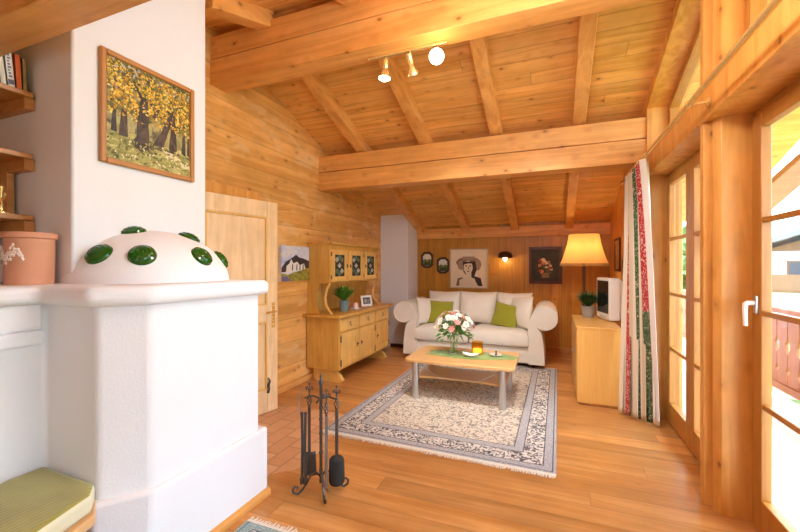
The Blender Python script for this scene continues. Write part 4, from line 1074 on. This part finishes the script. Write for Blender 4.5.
def tool(nm, lb, cat, dx, dy, parts):
    t = thing(nm, lb, cat, (fx+dx, fy+dy, 0), R(12), 'fire tools on the iron stand')
    parts(t); return t
def p_brush(t):
    m = MB(); handle(m,0,0); m.tube([(0,0,.21),(0,0,.50)], .011, 8); m.build('handle', M['iron'], t)
    MB().lathe([(.012,.225),(.036,.215),(.046,.20),(.050,.075),(.042,.055),(.0001,.055)], 18).build('bristles', plain('black_bristles',(.018,.017,.016),.8,bump=(160,.8,.006)), t)
def p_poker(t):
    m = MB(); handle(m,0,0); m.build('handle', M['iron'], t)
    MB().tube([(0,0,.50),(0,0,.08),(.0,-.006,.065),(.02,-.02,.06)], [.010,.010,.008,.004], 8).build('shaft', plain('grey_iron',(.20,.20,.20),.35,.8), t)
def p_shovel(t):
    m = MB(); handle(m,0,0); m.tube([(0,0,.21),(0,0,.50)], .010, 8); m.build('handle', M['iron'], t)
    m = MB(); m.grid(lambda u, v: ((2*u-1)*(.045-.008*v), .022*(2*u-1)**2*1.0-.01, .07+.15*v), 10, 8); m.build('blade', M['iron'], t, solid=.004)
def p_tongs(t):
    m = MB()
    m.tube([(-.02,0,.48),(-.03,0,.54),(-.025,0,.60),(-.01,0,.635),(-.0,0,.645)], .004, 6); m.build('spring_handle', plain('bare_iron',(.28,.27,.26),.35,.85), t)
    MB().tube([(-.012,0,.50),(-.008,0,.30),(-.012,0,.09)], .009, 8).tube([(.012,0,.50),(.008,0,.30),(.012,0,.09)], .009, 8).box(-.02,-.004,-.012,.012,.06,.10).box(.004,.02,-.012,.012,.06,.10).build('arms', M['iron'], t)
tool('fire_brush', 'black bristled hearth brush hanging on the right of the iron stand', 'fire brush', .095, .03, p_brush)
tool('fire_poker', 'long thin poker hanging on the front of the iron stand', 'poker', .075, -.055, p_poker)
tool('fire_shovel', 'ash shovel hanging on the stove side of the iron stand', 'fire shovel', -.10, .02, p_shovel)
tool('fire_tongs', 'iron fire tongs with an arched bare handle at the left of the stand', 'fire tongs', -.085, -.06, p_tongs)

# ------------------------------------------------------------------ outside: balcony, railing, neighbours
struct(MB().box(1.10,2.35,-1.5,10,-.22,-.03).build('balcony_floor', plain('balcony_boards',(.62,.61,.60),.8)), 'sunlit pale balcony floor outside the glass doors', 'balcony')
rl = thing('balcony_railing', 'reddish board railing with cut-out shapes along the balcony', 'railing', (2.25,3.5,-.03))
redw = wood('railing_boards', (.27,.07,.010), (.35,.105,.018), 'z', None, .6, .2, 0)
MB().box(-.06,.06,-4.8,6.4,.93,.99).build('handrail', redw, rl, bevel=.01)
MB().box(-.03,.03,-4.8,6.4,.13,.20).build('bottom_rail', redw, rl)
y = -1.6; k = 0
while y < 6.2:
    # two half boards leave a diamond and a heart like slot between neighbours
    w = .20; pts = []
    notch = [(.30,0),(.34,.03),(.40,.0),(.52,0),(.56,.035),(.62,.045),(.66,.015),(.70,.0)]
    L = [(y + d, z) for z, d in [(.15,0)] + notch + [(.94,0)]]
    Rr = [(y + w - .012 - d, z) for z, d in [(.15,0)] + notch + [(.94,0)]]
    pts = [(-.012, a, z) for a, z in Rr] + [(-.012, a, z) for a, z in reversed(L)]
    MB().extrude(pts, (.024,0,0)).build('railing_board', redw, rl); y += w; k += 1
br = wood('roof_timber', (.36,.17,.07), (.48,.25,.10), 'x', None, .6, .2, 0)
pts = [(1.10,3.2,1.52),(1.10,3.2,1.70),(2.25,3.2,2.92),(2.25,3.2,2.74)]
o = MB().extrude(pts, (0,.14,0)).build('roof_brace', br, bevel=.008); tag(o, 'diagonal brown brace under the roof overhang outside', 'roof brace')
# ground and neighbours
lawn = painttex('garden_lawn', [(.10,.16,.04),(.22,.28,.08),(.34,.36,.14)], .8, 1.0)
struct(MB().box(2.4,90,-30,90,-3.2,-3.0).build('ground', lawn), 'green garden below the balcony', 'garden')
hs = thing('neighbour_house', 'white chalet with brown balcony and grey roof across the garden', 'house', (15.2,25.5,-3.0), R(-25))
whw = plain('house_plaster',(.80,.80,.78),.8); slate = plain('house_roof',(.20,.19,.20),.7); brw = plain('house_timber',(.25,.12,.06),.7)
MB().box(-5,5,0,8,0,5.2).build('walls', whw, hs)
m = MB().extrude([(-6.2,-1.4,4.9),(0,-1.4,7.2),(6.2,-1.4,4.9),(6.2,-1.4,5.15),(0,-1.4,7.5),(-6.2,-1.4,5.15)], (0,10.5,0)); m.build('roof', slate, hs)
MB().extrude([(-4.9,.02,5.15),(4.9,.02,5.15),(0,.02,6.95)], (0,.1,0)).build('gable', brw, hs)
m = MB().box(-5.2,5.2,-1.0,0,3.0,3.15).box(-5.2,5.2,-1.05,-.98,3.1,3.95); m.build('balcony', brw, hs)
for x in (-3.2,-1,1.2,3.4):
    for z in (1.1,3.5):
        f_ = MB().box(x-.5,x+.5,-.06,0,z,z+1.2).build('window', brw, hs); MB().box(x-.4,x+.4,-.09,-.05,z+.1,z+1.1).build('pane', plain('house_glass',(.08,.10,.12),.1), f_)
gr = thing('garden_shed', 'low shed with a dark roof in the garden before the chalet', 'shed', (9.3,15.6,-3.0), R(-25))
MB().box(-2.6,2.6,0,3,0,1.9).build('walls', plain('shed_boards',(.45,.36,.27),.8), gr)
MB().extrude([(-3.0,-.4,1.85),(3.0,-.4,1.85),(3.0,1.5,3.0),(-3.0,1.5,3.0)], (0,0,.12)).extrude([(-3.0,1.5,3.0),(3.0,1.5,3.0),(3.0,3.4,1.85),(-3.0,3.4,1.85)], (0,0,.12)).build('roof', slate, gr)
def bush(nm, lb, loc, r, mat, cat='bush', seed=1, trunk=0):
    t = thing(nm, lb, cat, loc); rr = random.Random(seed); m = MB()
    for k in range(420):
        d = Vector((rr.gauss(0,1), rr.gauss(0,1), rr.gauss(0,1))).normalized()*r*rr.uniform(.65,1)
        d.z *= .85; c = d + Vector((0,0,trunk + r*.8)); a = Vector((rr.gauss(0,1),rr.gauss(0,1),rr.gauss(0,1))).normalized()*r*.18; b_ = a.orthogonal().normalized()*r*.12
        m.add([c-a, c-b_, c+a, c+b_], [(0,1,2,3)])
    m.build('foliage', mat, t, smooth=0)
    MB().tube([(0,0,0),(0,0,trunk+r*.8)], r*.08, 8).build('trunk', brw, t)
bush('garden_bush', 'yellow green bush in the garden beyond the red railing', (6.9,9.6,-3.0), 1.5, plain('bush_light',(.30,.36,.10),.8), 'bush', 2, .9)
bush('garden_bush', 'green bush beside the shed in the garden', (7.0,12.6,-3.0), 1.4, plain('bush_green',(.12,.22,.06),.8), 'bush', 3, .7)
bush('garden_tree', 'tall leafy tree seen through the far glass door', (4.6,24.0,-3.0), 3.0, plain('tree_green',(.10,.20,.06),.8), 'tree', 4, 2.0)

# ------------------------------------------------------------------ lights
sc = bpy.context.scene
w = bpy.data.worlds.new('sky'); sc.world = w; w.use_nodes = True
bg = w.node_tree.nodes['Background']; bg.inputs[0].default_value = (.64,.82,1.0,1); bg.inputs[1].default_value = 11.0
def light(nm, kind, loc, energy, col, rad=.05, rot=None):
    d = bpy.data.lights.new(nm, kind); d.energy = energy; d.color = col
    if kind == 'SUN': d.angle = R(2)
    else: d.shadow_soft_size = rad
    o = bpy.data.objects.new(nm, d); C.objects.link(o); o.location = loc
    if rot: o.rotation_euler = rot
    return o
sun = light('sun', 'SUN', (5,3,8), 11, (1,.95,.87)); sun.rotation_euler = Vector((-.36,-.10,-.93)).to_track_quat('-Z','Y').to_euler()
WARM = (1,.70,.40)
light('floor_lamp_light', 'POINT', (LX,LY,1.60), 9, (1,.66,.33), .06)
light('sconce_light', 'POINT', (-.72,YB-.13,1.50), 5, (1,.62,.28), .03)
light('globe_light', 'POINT', (-.72,2.42,2.74), 5, (1,.80,.55), .06)
L = light('reflector_light', 'SPOT', (-1.18,2.62,2.75), 20, (1,.80,.55), .04); L.data.spot_size = R(100); L.data.spot_blend = .6
# added fill lamps, out of view: one between purlin and ridge, two behind the viewer
fill_dim = plain('fill_glass',(1,1,1),.4,emit=((.95,.97,1.0),7)); fill_bright = plain('fill_glass_bright',(1,1,1),.4,emit=((.93,.96,1.0),60))
for x, y, zl, mt, lb in ((-1.15,-.75,1.98,fill_dim,'unseen globe lamp added as fill behind the viewer, stove side'),(.15,-.55,1.98,fill_dim,'unseen globe lamp added as fill behind the viewer, window side'),(-.10,1.62,2.70,fill_bright,'unseen globe lamp added as fill, hanging beside the ridge beam')):
    t = thing('fill_lamp', lb, 'lamp', (x,y,ZC(y)), 0, 'added fill globes'); zz = zl-ZC(y)
    MB().tube([(0,0,.0),(0,0,zz+.16)], .006, 8).build('cord', M['brassold'], t)
    MB().ell((0,0,zz),(.16,.16,.16),24,16).build('globe', mt, t)

for x, lb in ((-.97,'hidden fill spot added behind the ridge beam, over the stove side'),(-.16,'hidden fill spot added behind the ridge beam, over the window side')):  # unseen spots added behind the beam to brighten the sofa end
    t = thing('fill_downlight', lb, 'spotlight', (x,2.69,3.20), 0, 'added fill spots behind the ridge beam')
    MB().box(-.03,.03,0,.02,-.03,.03).tube([(0,.01,0),(0,.10,0)], .008, 8).build('bracket', M['brassold'], t)
    q = Vector((0,.5,-.866)).to_track_quat('Z','Y').to_matrix()
    MB().lathe([(.0001,-.06),(.06,-.06),(.072,.06),(.068,.06),(.058,-.05)], 24, (0,.13,0), 0, q).build('shade', M['brass'], t)
    MB().lathe([(.055,.0),(.055,.004),(.0001,.006)], 24, (0,.13,0), 0, q).build('bulb_face', plain('fill_downlight_bulb',(1,1,1),.4,emit=((1,.96,.9),15)), t)
    L = light('fill_downlight_light', 'SPOT', (x,2.69+.13+.05,3.20-.05), 185, (1,.95,.88), .05)
    L.rotation_euler = Vector((0,.5,-.866)).to_track_quat('-Z','Y').to_euler(); L.data.spot_size = R(74); L.data.spot_blend = 1.0

# ------------------------------------------------------------------ camera
cd = bpy.data.cameras.new('camera'); cam = bpy.data.objects.new('camera', cd); C.objects.link(cam)
cam.location = (0,0,1.4); cam.rotation_euler = (R(90),0,R(21.7)); cd.sensor_width = 36; cd.lens = 382/800*36; cd.clip_start = .02
sc.camera = cam
vs_ = sc.view_settings; vs_.view_transform = 'Standard'; vs_.look = 'None'; vs_.gamma = 1; vs_.use_curve_mapping = False; vs_.exposure = -0.05
sc.cycles.max_bounces = 10; sc.cycles.diffuse_bounces = 6; sc.cycles.transparent_max_bounces = 16
sc.cycles.sample_clamp_indirect = 6; sc.cycles.use_denoising = True
